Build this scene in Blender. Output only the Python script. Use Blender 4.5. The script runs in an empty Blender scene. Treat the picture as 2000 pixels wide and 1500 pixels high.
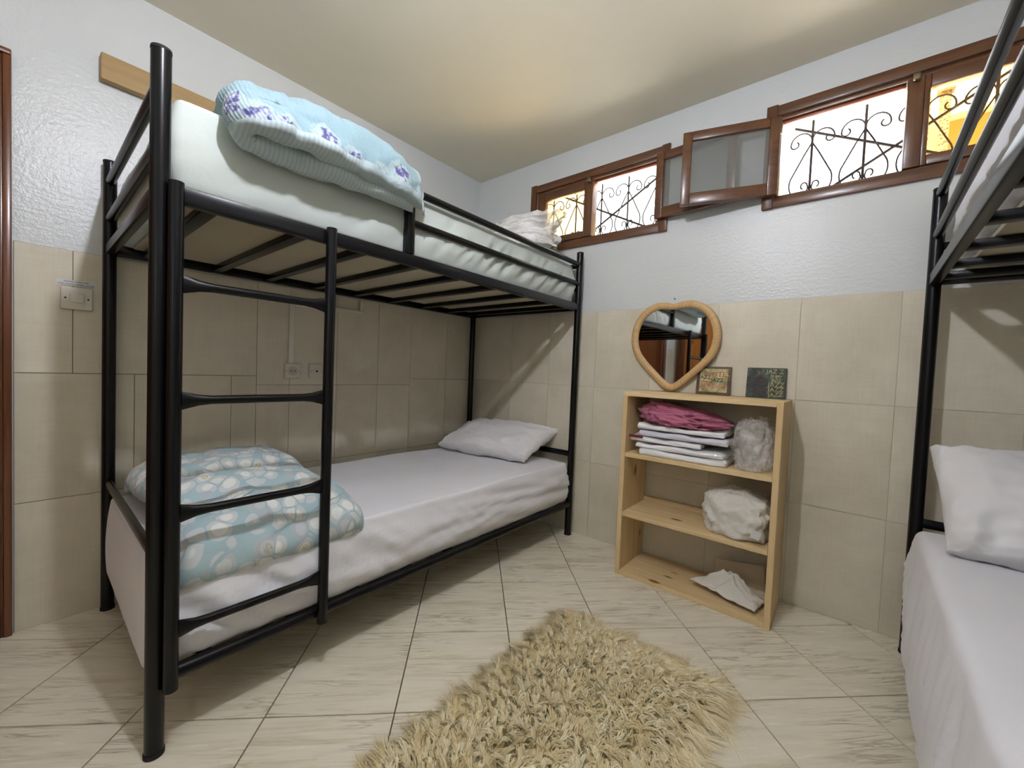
import bpy, bmesh, math, random
import numpy as np
from mathutils import Vector, Matrix

S = bpy.context.scene
COL = S.collection
random.seed(7)
PI = math.pi

# ------------------------------------------------------------------ camera
CAM = Vector((2.2903, -2.2725, 1.03))
cr = Vector((0.76737945, 0.63987716, 0.04106098))
cu = Vector((-0.0536842, 0.00030381, 0.9985579))
cf = Vector((-0.63894193, 0.76847715, -0.03458444))
cd = bpy.data.cameras.new('camera')
cam = bpy.data.objects.new('camera', cd)
COL.objects.link(cam)
cam.matrix_world = Matrix(((cr.x, cu.x, -cf.x, CAM.x), (cr.y, cu.y, -cf.y, CAM.y), (cr.z, cu.z, -cf.z, CAM.z), (0, 0, 0, 1)))
cd.sensor_fit = 'HORIZONTAL'
cd.sensor_width = 36
cd.lens = 36 * 791.87 / 2000
cd.clip_start = .02
S.camera = cam

# ------------------------------------------------------------------ light and exposure
W = bpy.data.worlds.new('sky')
S.world = W
W.use_nodes = True
bg = W.node_tree.nodes['Background']
bg.inputs['Color'].default_value = (.90, .95, 1.0, 1)
bg.inputs['Strength'].default_value = 4.0
sun = bpy.data.lights.new('sun', 'SUN')
sun.energy = 105
sun.angle = .01
sun.color = (1, .975, .94)
so = bpy.data.objects.new('sun', sun)
COL.objects.link(so)
so.rotation_euler = Vector((.25, .42, -1)).to_track_quat('-Z', 'Y').to_euler()
BULB_POWER = 1880.0
S.view_settings.view_transform = 'Standard'
S.view_settings.look = 'None'
S.view_settings.exposure = 0.0
S.view_settings.gamma = 1
S.view_settings.use_curve_mapping = False

H = 2.4724          # ceiling height
T = 1.4132          # top of the wall tiling
RX, RY = 3.50, -3.40

# ------------------------------------------------------------------ numpy noise
_rng = np.random.RandomState(11)
_perm = _rng.permutation(256)
_perm = np.concatenate([_perm, _perm, _perm])
_g = _rng.normal(size=(256, 3))
_g /= np.linalg.norm(_g, axis=1)[:, None]

def noise(P):
    P = np.asarray(P, float)
    i = np.floor(P).astype(int)
    f = P - i
    i = i & 255
    u = f * f * f * (f * (f * 6 - 15) + 10)
    r = 0
    for dx in (0, 1):
        for dy in (0, 1):
            for dz in (0, 1):
                h = _perm[_perm[_perm[(i[..., 0] + dx) & 255] + ((i[..., 1] + dy) & 255)] + ((i[..., 2] + dz) & 255)]
                d = f - np.array([dx, dy, dz])
                w = (u[..., 0] if dx else 1 - u[..., 0]) * (u[..., 1] if dy else 1 - u[..., 1]) * (u[..., 2] if dz else 1 - u[..., 2])
                r = r + w * (_g[h] * d).sum(-1)
    return r * 1.6

def fbm(P, o=3, lac=2.1, gain=.5):
    P = np.asarray(P, float)
    r, a = 0, 1
    for k in range(o):
        r = r + a * noise(P + 17.3 * k)
        P = P * lac
        a *= gain
    return r

def ridge(P, o=2):
    P = np.asarray(P, float)
    r, a = 0, 1
    for k in range(o):
        r = r + a * (1 - 2 * np.abs(noise(P + 9.1 * k)))
        P = P * 2.1
        a *= .5
    return r

# ------------------------------------------------------------------ objects
def props(o, label=None, cat=None, group=None, kind=None):
    if label: o['label'] = label
    if cat: o['category'] = cat
    if group: o['group'] = group
    if kind: o['kind'] = kind
    return o

def mesh_obj(name, me, mat=None, parent=None):
    o = bpy.data.objects.new(name, me)
    COL.objects.link(o)
    if mat and not me.materials: me.materials.append(mat)
    if parent: o.parent = parent
    return o

def thing(name, label, cat, loc=(0, 0, 0), rz=0, group=None, kind=None):
    o = bpy.data.objects.new(name, None)
    COL.objects.link(o)
    o.empty_display_size = .05
    o.location = loc
    o.rotation_euler = (0, 0, rz)
    return props(o, label, cat, group, kind)

def child_origin(o, loc):
    """move the origin of a part to loc (parent space), leaving its shape where it is"""
    o.data.transform(Matrix.Translation(-Vector(loc)))
    o.location = loc
    return o

class MB:
    def __init__(self): self.bm = bmesh.new()
    def _ret(self, vs, M):
        if M is not None: bmesh.ops.transform(self.bm, matrix=M, verts=vs)
    def box(self, x0, x1, y0, y1, z0, z1, bev=0, seg=2, M=None):
        b = self.bm
        r = bmesh.ops.create_cube(b, size=1)
        vs = r['verts']
        sx, sy, sz = abs(x1 - x0), abs(y1 - y0), abs(z1 - z0)
        for v in vs:
            v.co = Vector(((x0 + x1) / 2 + v.co.x * sx, (y0 + y1) / 2 + v.co.y * sy, (z0 + z1) / 2 + v.co.z * sz))
        if bev:
            es = list({e for v in vs for e in v.link_edges})
            r = bmesh.ops.bevel(b, geom=es, offset=min(bev, .49 * min(sx, sy, sz)), segments=seg, profile=.5, affect='EDGES')
            vs = list({v for f in r['faces'] for v in f.verts} | {v for v in vs if v.is_valid})
        self._ret(vs, M)
        return self
    def tube(self, pts, r, n=12, caps=True, radii=None, squash=None):
        """tube through pts; radii: one per point; squash: (a,b) factors per point"""
        b = self.bm
        pts = [Vector(p) for p in pts]
        rings = []
        up = None
        for i, p in enumerate(pts):
            if i == 0: d = pts[1] - p
            elif i == len(pts) - 1: d = p - pts[i - 1]
            else: d = (pts[i + 1] - p).normalized() + (p - pts[i - 1]).normalized()
            d.normalize()
            if up is None:
                up = Vector((0, 0, 1)) if abs(d.z) < .9 else Vector((0, 1, 0))
            a = d.cross(up)
            if a.length < 1e-4: a = d.orthogonal()
            a.normalize()
            c = a.cross(d).normalized()
            up = c
            rr = radii[i] if radii else r
            sa, sc = squash[i] if squash else (1, 1)
            rings.append([b.verts.new(p + a * math.cos(2 * PI * k / n) * rr * sa + c * math.sin(2 * PI * k / n) * rr * sc) for k in range(n)])
        for i in range(len(rings) - 1):
            for k in range(n):
                b.faces.new((rings[i][k], rings[i + 1][k], rings[i + 1][(k + 1) % n], rings[i][(k + 1) % n]))
        if caps:
            b.faces.new(rings[0])
            b.faces.new(rings[-1][::-1])
        return self
    def lathe(self, prof, n=24, center=(0, 0, 0), M=None):
        b = self.bm
        vs = []
        rings = []
        for r, z in prof:
            ring = [b.verts.new((center[0] + r * math.cos(2 * PI * k / n), center[1] + r * math.sin(2 * PI * k / n), center[2] + z)) for k in range(n)]
            rings.append(ring); vs += ring
        for i in range(len(rings) - 1):
            for k in range(n):
                b.faces.new((rings[i][k], rings[i][(k + 1) % n], rings[i + 1][(k + 1) % n], rings[i + 1][k]))
        b.faces.new(rings[0][::-1])
        b.faces.new(rings[-1])
        self._ret(vs, M)
        return self
    def prism(self, pts, z0, z1, M=None):
        b = self.bm
        lo = [b.verts.new((x, y, z0)) for x, y in pts]
        hi = [b.verts.new((x, y, z1)) for x, y in pts]
        n = len(pts)
        b.faces.new(lo[::-1]); b.faces.new(hi)
        for k in range(n):
            b.faces.new((lo[k], lo[(k + 1) % n], hi[(k + 1) % n], hi[k]))
        self._ret(lo + hi, M)
        return self
    def build(self, name, mat, parent=None, smooth=35):
        bmesh.ops.recalc_face_normals(self.bm, faces=self.bm.faces)
        me = bpy.data.meshes.new(name)
        self.bm.to_mesh(me)
        self.bm.free()
        if smooth:
            me.shade_smooth()
            me.set_sharp_from_angle(angle=math.radians(smooth))
        return mesh_obj(name, me, mat, parent)

def np_mesh(name, V, F, mat, parent=None, smooth=True, uv=None):
    me = bpy.data.meshes.new(name)
    V = np.asarray(V, np.float32); F = np.asarray(F, np.int32)
    n = F.shape[1]
    me.vertices.add(len(V)); me.vertices.foreach_set('co', V.ravel())
    me.loops.add(F.size); me.loops.foreach_set('vertex_index', F.ravel())
    me.polygons.add(len(F)); me.polygons.foreach_set('loop_start', np.arange(0, F.size, n, dtype=np.int32))
    if uv is not None:
        l = me.uv_layers.new(name='UVMap')
        l.data.foreach_set('uv', np.asarray(uv, np.float32)[F.ravel()].ravel())
    me.update(calc_edges=True)
    me.validate()
    if smooth: me.shade_smooth()
    return mesh_obj(name, me, mat, parent)

def rounded_box(lo, hi, r, step):
    """welded grid over a box with round edges: returns V, N, F"""
    lo, hi = np.array(lo, float), np.array(hi, float)
    n = np.maximum(2, np.ceil((hi - lo) / step).astype(int))
    def axis(k):
        a = np.linspace(0, 1, n[k] + 1)
        L = hi[k] - lo[k]
        e = np.array([.15, .4, .7]) * r / L
        return np.unique(np.concatenate([a, e, 1 - e]).round(6))
    A = [axis(k) for k in range(3)]
    V, F, off = [], [], 0
    for k in range(3):
        a, b = (k + 1) % 3, (k + 2) % 3
        ga, gb = np.meshgrid(A[a], A[b], indexing='ij')
        for s in (0, 1):
            P = np.zeros(ga.shape + (3,))
            P[..., a], P[..., b], P[..., k] = ga, gb, s
            idx = off + np.arange(ga.size).reshape(ga.shape)
            q = np.stack([idx[:-1, :-1], idx[1:, :-1], idx[1:, 1:], idx[:-1, 1:]], -1).reshape(-1, 4)
            F.append(q if s else q[:, ::-1]); V.append(P.reshape(-1, 3)); off += ga.size
    V = np.concatenate(V); F = np.concatenate(F)
    u, inv = np.unique(V.round(5), axis=0, return_inverse=True)
    inv = inv.ravel()
    F = inv[F]
    P = lo + u * (hi - lo)
    q = np.clip(P, lo + r, hi - r)
    N = P - q
    N /= np.maximum(np.linalg.norm(N, axis=1), 1e-9)[:, None]
    return q + N * r, N, F

def grid_normals(M):
    du = np.gradient(M, axis=0); dv = np.gradient(M, axis=1)
    n = np.cross(du, dv)
    return n / np.maximum(np.linalg.norm(n, axis=-1), 1e-9)[..., None]

def puffy(name, M, w, mat, parent=None, wb=None, disp=None):
    """closed cushion around the sheet M (nu,nv,3) with half thickness w, zero at the rim"""
    N = grid_normals(M)
    wb = w if wb is None else wb
    A = M + N * w[..., None]
    B = M - N * wb[..., None]
    if disp is not None:
        A = A + N * disp[0][..., None]; B = B - N * disp[1][..., None]
    nu, nv = w.shape
    ia = np.arange(nu * nv).reshape(nu, nv)
    ib = ia + nu * nv
    rim = np.zeros((nu, nv), bool)
    rim[0] = rim[-1] = True; rim[:, 0] = rim[:, -1] = True
    A[rim] = M[rim]
    ib = np.where(rim, ia, ib)
    q = lambda i: np.stack([i[:-1, :-1], i[1:, :-1], i[1:, 1:], i[:-1, 1:]], -1).reshape(-1, 4)
    F = np.concatenate([q(ia), q(ib)[:, ::-1]])
    V = np.concatenate([A.reshape(-1, 3), B.reshape(-1, 3)])
    uu, vv = np.meshgrid(np.linspace(0, 1, nu), np.linspace(0, 1, nv), indexing='ij')
    uv = np.concatenate([np.stack([uu, vv], -1).reshape(-1, 2)] * 2)
    used, inv = np.unique(F, return_inverse=True)
    return np_mesh(name, V[used], inv.reshape(F.shape), mat, parent, uv=uv[used])

def text_part(name, s, size, mat, parent, M, depth=.0006, align='CENTER'):
    c = bpy.data.curves.new(name, 'FONT')
    c.body = s; c.size = size; c.extrude = depth; c.align_x = align; c.align_y = 'CENTER'; c.resolution_u = 2
    o = bpy.data.objects.new(name, c)
    COL.objects.link(o)
    dg = bpy.context.evaluated_depsgraph_get()
    me = bpy.data.meshes.new_from_object(o.evaluated_get(dg))
    COL.objects.unlink(o); bpy.data.objects.remove(o)
    me.transform(M)
    me.materials.clear()
    return mesh_obj(name, me, mat, parent)

# ------------------------------------------------------------------ materials
def lin(c):
    return tuple(((v / 255) / 12.92 if v / 255 <= .04045 else ((v / 255 + .055) / 1.055) ** 2.4) for v in c)

class Mat:
    def __init__(self, name):
        self.m = bpy.data.materials.new(name); self.m.use_nodes = True
        self.nt = self.m.node_tree
        self.b = self.nt.nodes['Principled BSDF']
        self.out = self.nt.nodes['Material Output']
    def n(self, t, **k):
        x = self.nt.nodes.new(t)
        for a, v in k.items(): setattr(x, a, v)
        return x
    def l(self, a, b): self.nt.links.new(a, b)
    def val(self, sock, v):
        if isinstance(v, bpy.types.NodeSocket): self.l(v, sock)
        else: sock.default_value = v
    def set(self, **k):
        for a, v in k.items(): self.val(self.b.inputs[a.replace('_', ' ')], v)
        return self
    def coord(self, kind='Object'): return self.n('ShaderNodeTexCoord').outputs[kind]
    def pos(self): return self.n('ShaderNodeNewGeometry').outputs['Position']
    def mapping(self, v, scale=(1, 1, 1), rot=(0, 0, 0), loc=(0, 0, 0)):
        m = self.n('ShaderNodeMapping')
        self.l(v, m.inputs['Vector'])
        self.val(m.inputs['Scale'], scale); self.val(m.inputs['Rotation'], rot); self.val(m.inputs['Location'], loc)
        return m.outputs['Vector']
    def noise(self, v, scale=5, detail=4, rough=.5, dist=0):
        x = self.n('ShaderNodeTexNoise')
        self.l(v, x.inputs['Vector'])
        x.inputs['Scale'].default_value = scale; x.inputs['Detail'].default_value = detail
        x.inputs['Roughness'].default_value = rough; x.inputs['Distortion'].default_value = dist
        return x.outputs['Fac']
    def vor(self, v, scale=5, feature='F1', out='Distance', rand=1):
        x = self.n('ShaderNodeTexVoronoi', feature=feature)
        self.l(v, x.inputs['Vector']); x.inputs['Scale'].default_value = scale; x.inputs['Randomness'].default_value = rand
        return x.outputs[out]
    def ramp(self, f, stops, interp='LINEAR'):
        x = self.n('ShaderNodeValToRGB')
        x.color_ramp.interpolation = interp
        e = x.color_ramp.elements
        while len(e) < len(stops): e.new(.5)
        for q, (p, c) in zip(e, stops):
            q.position = p
            q.color = (c, c, c, 1) if isinstance(c, (int, float)) else tuple(c) + (1,)
        self.l(f, x.inputs['Fac'])
        return x.outputs['Color']
    def mix(self, f, a, b, mode='MIX'):
        x = self.n('ShaderNodeMix', data_type='RGBA', blend_type=mode)
        self.val(x.inputs[0], f)
        for s, v in ((x.inputs[6], a), (x.inputs[7], b)):
            if isinstance(v, bpy.types.NodeSocket): self.l(v, s)
            else: s.default_value = tuple(v) + (1,) if len(v) == 3 else v
        return x.outputs[2]
    def math(self, op, a, b=0, clamp=False):
        x = self.n('ShaderNodeMath', operation=op, use_clamp=clamp)
        self.val(x.inputs[0], a); self.val(x.inputs[1], b)
        return x.outputs[0]
    def rand(self): return self.n('ShaderNodeObjectInfo').outputs['Random']
    def bump(self, h, strength=.3, dist=.01):
        x = self.n('ShaderNodeBump')
        x.inputs['Strength'].default_value = strength; x.inputs['Distance'].default_value = dist
        self.l(h, x.inputs['Height']); self.l(x.outputs['Normal'], self.b.inputs['Normal'])
        return self

def plain(name, c, rough=.5, metal=0, spec=.5, coat=0):
    m = Mat(name)
    m.set(Base_Color=lin(c) + (1,), Roughness=rough, Metallic=metal, Specular_IOR_Level=spec, Coat_Weight=coat)
    return m.m

def wood(name, ca, cb, axis='Z', rough=.5, scale=1.0, knots=None, coat=0):
    """grain that runs along an axis, with optional dark knots"""
    m = Mat(name)
    sc = {'X': (1.5, 22, 22), 'Y': (22, 1.5, 22), 'Z': (22, 22, 1.5)}[axis]
    v = m.mapping(m.pos(), scale=tuple(s * scale for s in sc))
    r = m.rand()
    vm = m.n('ShaderNodeVectorMath', operation='ADD')
    m.l(v, vm.inputs[0]); m.l(m.math('MULTIPLY', r, 31.0), vm.inputs[1])
    g = m.noise(vm.outputs[0], 1.6, 6, .6, .6)
    fine = m.noise(vm.outputs[0], 7, 3, .6)
    f = m.math('ADD', m.math('MULTIPLY', g, .75), m.math('MULTIPLY', fine, .25))
    col = m.ramp(f, [(.30, lin(ca)), (.68, lin(cb))])
    if knots:
        kv = {'X': (4.5, 12, 12), 'Y': (12, 4.5, 12), 'Z': (12, 12, 4.5)}[axis]
        k = m.vor(m.mapping(m.pos(), scale=kv, loc=(.37, .11, .53)), 1.0)
        col = m.mix(m.ramp(k, [(.09, 1.0), (.17, 0.0)]), col, lin(knots))
    m.set(Base_Color=col, Roughness=rough, Coat_Weight=coat, Coat_Roughness=.2)
    m.bump(f, .15, .002)
    return m.m

def fabric(name, c, rough=.85, weave=900, wr=.25, sheen=.15):
    m = Mat(name)
    p = m.coord('Object')
    n1 = m.noise(p, weave, 1, .5)
    n2 = m.noise(p, 28, 4, .6, .5)
    n3 = m.noise(p, 3, 3, .5)
    col = m.mix(m.ramp(n3, [(.3, 0.0), (.7, 1.0)]), lin(tuple(x * .97 for x in c)), lin(c))
    m.set(Base_Color=col, Roughness=rough, Sheen_Weight=sheen, Specular_IOR_Level=.2)
    m.bump(m.math('ADD', m.math('MULTIPLY', n1, .06), n2), wr, .006)
    return m.m

def plaster(name, c, rough=.42, bump=.10):
    m = Mat(name)
    p = m.pos()
    n1 = m.noise(p, 75, 3, .6)
    n2 = m.noise(p, 1.3, 4, .55)
    n3 = m.noise(m.mapping(p, scale=(6, 6, 20)), 4, 3, .5)
    col = m.mix(m.ramp(n2, [(.35, 0.0), (.7, 1.0)]), lin(tuple(v * .965 for v in c)), lin(c))
    m.set(Base_Color=col, Roughness=rough, Specular_IOR_Level=.4)
    m.bump(m.math('ADD', m.math('ADD', n1, m.math('MULTIPLY', n3, .6)), m.math('MULTIPLY', n2, 1.5)), bump, .006)
    return m.m

MAT = {}
MAT['plaster'] = plaster('white_gloss_plaster', (217, 220, 219), .27, .30)
MAT['ceiling'] = plaster('matt_ceiling_paint', (238, 231, 212), .8, .05)
MAT['reveal'] = plaster('outside_render', (98, 94, 87), .8, .2)
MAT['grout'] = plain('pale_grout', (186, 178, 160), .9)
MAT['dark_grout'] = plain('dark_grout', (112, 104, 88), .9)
MAT['floor_grout'] = plain('floor_grout', (96, 86, 70), .9)

def wall_tile_mat():
    m = Mat('beige_wall_tile')
    p = m.pos(); r = m.rand()
    vm = m.n('ShaderNodeVectorMath', operation='ADD')
    m.l(p, vm.inputs[0]); m.l(m.math('MULTIPLY', r, 19.0), vm.inputs[1])
    cloud = m.noise(vm.outputs[0], 3.2, 5, .6, .4)
    weave = m.math('ADD', m.noise(m.mapping(vm.outputs[0], scale=(160, 160, 7)), 1, 2, .5), m.noise(m.mapping(vm.outputs[0], scale=(7, 7, 160)), 1, 2, .5))
    f = m.math('ADD', m.math('MULTIPLY', cloud, .6), m.math('MULTIPLY', weave, .12))
    f = m.math('ADD', f, m.math('MULTIPLY', r, .06))
    col = m.ramp(f, [(.33, lin((205, 197, 176))), (.60, lin((225, 218, 199)))])
    m.set(Base_Color=col, Roughness=.42, Specular_IOR_Level=.35)
    m.bump(weave, .04, .002)
    return m.m
MAT['wall_tile'] = wall_tile_mat()

def floor_tile_mat():
    m = Mat('travertine_look_floor_tile')
    p = m.pos(); r = m.rand()
    v = m.mapping(p, rot=(0, 0, -PI / 4))          # x now runs along the veins
    vm = m.n('ShaderNodeVectorMath', operation='ADD')
    comb = m.n('ShaderNodeCombineXYZ')
    m.l(m.math('MULTIPLY', r, 13.0), comb.inputs[0]); m.l(m.math('MULTIPLY', r, 7.0), comb.inputs[1])
    m.l(v, vm.inputs[0]); m.l(comb.outputs[0], vm.inputs[1])
    q = vm.outputs[0]
    big = m.noise(m.mapping(q, scale=(1.6, 15, 1)), 1, 5, .6, .7)
    fine = m.noise(m.mapping(q, scale=(7, 95, 1)), 1, 5, .65, .5)
    line = m.noise(m.mapping(q, scale=(2.6, 34, 1)), 1, 4, .6, .9)
    vein = m.ramp(m.math('ABSOLUTE', m.math('SUBTRACT', line, .5)), [(.0, 1.0), (.045, 0.0)])
    f = m.math('ADD', m.math('MULTIPLY', big, .6), m.math('MULTIPLY', fine, .4))
    col = m.ramp(f, [(.32, lin((206, 196, 170))), (.47, lin((235, 228, 207))), (.70, lin((244, 239, 222)))])
    gate = m.ramp(m.noise(m.mapping(q, scale=(3, 5, 1)), 1, 2, .5), [(.45, 0.0), (.62, .55)])
    col = m.mix(m.math('MULTIPLY', vein, gate), col, lin((142, 126, 100)))
    m.set(Base_Color=col, Roughness=m.ramp(fine, [(.3, .16), (.7, .30)]), Specular_IOR_Level=.5)
    m.bump(f, .03, .002)
    return m.m
MAT['floor_tile'] = floor_tile_mat()

def black_paint():
    m = Mat('black_gloss_metal')
    p = m.coord('Object')
    n = m.noise(p, 25, 3, .6)
    m.set(Base_Color=(.0035, .0035, .004, 1), Roughness=.27, Specular_IOR_Level=.3)
    return m.m
MAT['black'] = black_paint()
MAT['rubber'] = plain('black_rubber', (16, 16, 17), .8)
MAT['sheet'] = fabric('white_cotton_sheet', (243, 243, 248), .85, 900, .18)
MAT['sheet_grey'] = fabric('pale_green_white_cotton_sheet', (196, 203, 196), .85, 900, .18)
MAT['pillow'] = fabric('white_pillow_cotton', (240, 239, 240), .85, 900, .2)
MAT['ticking'] = fabric('beige_mattress_ticking', (176, 166, 142), .9, 500, .1)
MAT['piping'] = plain('beige_piping', (200, 190, 168), .8)
MAT['dark_wood_x'] = wood('varnished_brown_wood_x', (64, 37, 20), (112, 70, 40), 'X', .32, 1, None, .3)
MAT['dark_wood_z'] = wood('varnished_brown_wood_z', (64, 37, 20), (112, 70, 40), 'Z', .32, 1, None, .3)
MAT['lit_red_wood'] = wood('daylit_reddish_wood', (122, 56, 34), (164, 84, 54), 'X', .4, 1, None, .2)  # redder and lighter: daylight from below is put into the colour
MAT['door_wood'] = wood('red_brown_door_wood', (78, 40, 17), (118, 66, 30), 'Z', .3, 1, None, .4)
MAT['orange_wood'] = wood('orange_door_wood', (150, 90, 36), (186, 118, 52), 'Z', .35, .8, (100, 54, 22), .3)
MAT['pine_x'] = wood('pale_pine_x', (210, 180, 130), (232, 208, 162), 'X', .6, .8, (112, 68, 34))
MAT['pine_z'] = wood('pale_pine_z', (206, 174, 124), (228, 203, 156), 'Z', .6, .8, (112, 68, 34))
MAT['plank'] = wood('raw_plank', (158, 130, 88), (184, 154, 108), 'Y', .65, .6)
MAT['rattan'] = wood('rattan_cane', (186, 148, 96), (216, 180, 126), 'X', .55, 3)
MAT['iron'] = plain('wrought_iron', (52, 40, 36), .6)
MAT['white_plastic'] = plain('cream_white_plastic', (214, 209, 196), .22)
MAT['screw'] = plain('dark_recess', (34, 30, 24), .6)
MAT['paper'] = plain('white_label_paper', (214, 214, 212), .5)
MAT['ink'] = plain('black_ink', (22, 22, 26), .6)
MAT['brass'] = plain('dull_latch_metal', (128, 116, 96), .35, .8)
MAT['mirror'] = plain('mirror_silver', (232, 234, 234), .02, 1)

def glass(name, tint, refl=.25, haze=0.0):
    """thin window glass: coloured see-through with a clear-coat reflection"""
    m = Mat(name)
    nt = m.nt
    tr = m.n('ShaderNodeBsdfTransparent'); tr.inputs['Color'].default_value = tuple(tint) + (1,)
    gl = m.n('ShaderNodeBsdfGlossy'); gl.inputs['Roughness'].default_value = .03
    fr = m.n('ShaderNodeFresnel'); fr.inputs['IOR'].default_value = 1.5
    mx = m.n('ShaderNodeMixShader')
    m.l(m.math('MULTIPLY', fr.outputs[0], refl * 4, True), mx.inputs[0])
    m.l(tr.outputs[0], mx.inputs[1]); m.l(gl.outputs[0], mx.inputs[2])
    last = mx.outputs[0]
    if haze:
        df = m.n('ShaderNodeBsdfDiffuse'); df.inputs['Color'].default_value = lin((205, 207, 203)) + (1,)
        m2 = m.n('ShaderNodeMixShader'); m2.inputs[0].default_value = haze
        m.l(last, m2.inputs[1]); m.l(df.outputs[0], m2.inputs[2]); last = m2.outputs[0]
    m.l(last, m.out.inputs['Surface'])
    return m.m
MAT['amber_glass'] = glass('amber_tinted_glass', (1.0, .87, .60), .25)
MAT['grey_glass'] = glass('dusty_grey_glass', (.86, .87, .87), .3, .14)

def duvet_floral():
    m = Mat('aqua_petal_print_cotton')
    p = m.coord('Object')
    wob = m.n('ShaderNodeVectorMath', operation='ADD')
    nz = m.n('ShaderNodeTexNoise'); m.l(p, nz.inputs['Vector']); nz.inputs['Scale'].default_value = 9; nz.inputs['Detail'].default_value = 2
    sc = m.n('ShaderNodeVectorMath', operation='SCALE'); m.l(nz.outputs['Color'], sc.inputs[0]); sc.inputs['Scale'].default_value = .035
    m.l(p, wob.inputs[0]); m.l(sc.outputs[0], wob.inputs[1])
    v = m.mapping(wob.outputs[0], scale=(20, 20, 15))
    d = m.vor(v, 1.0)
    e = m.vor(v, 1.0, 'DISTANCE_TO_EDGE')
    cc = m.n('ShaderNodeTexVoronoi'); m.l(v, cc.inputs['Vector']); cc.inputs['Scale'].default_value = 1
    cell = m.n('ShaderNodeSeparateColor'); m.l(cc.outputs['Color'], cell.inputs[0])
    aqua = m.mix(m.noise(p, 7, 3), lin((163, 191, 199)), lin((188, 211, 217)))
    petal = m.mix(m.noise(p, 40, 3), lin((232, 236, 233)), lin((247, 248, 245)))
    inside = m.math('MULTIPLY', m.ramp(e, [(.035, 0.0), (.06, 1.0)]), m.ramp(d, [(.60, 1.0), (.66, 0.0)]))
    col = m.mix(inside, aqua, petal)
    rim = m.math('MULTIPLY', m.ramp(d, [(.36, 0.0), (.42, 1.0)]), inside)
    col = m.mix(m.math('MULTIPLY', rim, .35), col, lin((150, 166, 178)))
    sel = m.ramp(cell.outputs[0], [(.80, 0.0), (.82, 1.0)])
    st = m.math('MULTIPLY', m.math('MULTIPLY', m.ramp(d, [(.20, 1.0), (.30, 0.0)]), sel), m.ramp(m.noise(p, 190, 1), [(.47, 0.0), (.53, 1.0)]))
    col = m.mix(m.math('MULTIPLY', st, .8), col, lin((196, 180, 104)))
    sel2 = m.ramp(cell.outputs[1], [(.84, 0.0), (.86, .5)])
    col = m.mix(m.math('MULTIPLY', sel2, inside), col, lin((168, 178, 190)))
    m.set(Base_Color=col, Roughness=.85, Sheen_Weight=.15, Specular_IOR_Level=.2)
    m.bump(m.noise(p, 34, 4, .6, .6), .3, .006)
    return m.m
MAT['duvet_floral'] = duvet_floral()

def duvet_quilt():
    m = Mat('aqua_quilt_with_lilac_posies')
    p = m.coord('Object')
    aqua = m.mix(m.noise(p, 5, 3), lin((120, 148, 157)), lin((146, 171, 179)))
    d = None
    for c in [[0.459, -0.366, -0.038], [0.473, -0.296, -0.043], [0.414, -0.418, -0.016], [0.468, -0.19, -0.017], [0.465, -0.108, -0.046], [0.45, -0.001, -0.052], [0.453, 0.075, -0.011]]:          # the printed posies
        vd = m.n('ShaderNodeVectorMath', operation='DISTANCE')
        m.l(p, vd.inputs[0]); vd.inputs[1].default_value = c
        x = m.math('MULTIPLY', vd.outputs['Value'], 7.8)
        d = x if d is None else m.math('MINIMUM', d, x)
    n = m.noise(p, 48, 3, .6, .4)
    n2 = m.noise(p, 36, 2, .6)
    posy = m.ramp(m.math('ADD', d, m.math('MULTIPLY', m.math('SUBTRACT', n, .5), .35)), [(.31, 1.0), (.36, 0.0)])
    inner = m.ramp(m.math('ADD', d, m.math('MULTIPLY', m.math('SUBTRACT', n2, .5), .5)), [(.19, 1.0), (.24, 0.0)])
    fl = m.ramp(n, [(.42, lin((78, 78, 122))), (.49, lin((134, 138, 174))), (.55, lin((178, 188, 196)))])
    col = m.mix(m.math('MULTIPLY', posy, .6), aqua, lin((176, 190, 194)))
    col = m.mix(inner, col, fl)
    green = m.math('MULTIPLY', m.ramp(n2, [(.60, 0.0), (.64, .8)]), m.ramp(d, [(.2, 1.0), (.34, 0.0)]))
    col = m.mix(green, col, lin((168, 200, 150)))
    m.set(Base_Color=col, Roughness=.9, Sheen_Weight=.2, Specular_IOR_Level=.2)
    w = m.n('ShaderNodeTexWave', wave_type='BANDS', bands_direction='DIAGONAL')
    m.l(m.mapping(p, scale=(38, 38, 38)), w.inputs['Vector']); w.inputs['Scale'].default_value = 1; w.inputs['Distortion'].default_value = 3
    m.bump(m.math('ADD', m.math('MULTIPLY', w.outputs['Fac'], .4), m.noise(p, 40, 3, .6)), .5, .006)
    return m.m
MAT['duvet_quilt'] = duvet_quilt()

def stripe_cloth():
    m = Mat('aqua_striped_lining')
    p = m.coord('Object')
    w = m.n('ShaderNodeTexWave', wave_type='BANDS', bands_direction='Y')
    m.l(p, w.inputs['Vector']); w.inputs['Scale'].default_value = 26; w.inputs['Distortion'].default_value = 1.2
    m.set(Base_Color=m.mix(w.outputs['Fac'], lin((172, 192, 197)), lin((194, 204, 205))), Roughness=.9)
    m.bump(m.noise(p, 40, 3, .6), .3, .006)
    return m.m
MAT['stripe'] = stripe_cloth()
MAT['lace'] = fabric('white_lace_trim', (172, 188, 191), .9, 160, 1.0)
MAT['pink'] = fabric('dusty_pink_cotton', (188, 112, 138), .85, 600, .3)
MAT['white_bundle'] = fabric('white_crumpled_linen', (226, 222, 212), .9, 500, .5)
MAT['beige_paper'] = fabric('beige_translucent_wrapping', (218, 202, 176), .7, 60, .4)
MAT['packed_white'] = plain('plastic_wrapped_white_linen', (240, 240, 240), .28, 0, .5, .4)
MAT['packed_grey'] = plain('plastic_wrapped_lilac_linen', (214, 214, 224), .22, 0, .5, .6)
MAT['maroon'] = plain('maroon_label', (112, 34, 40), .5)

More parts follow.
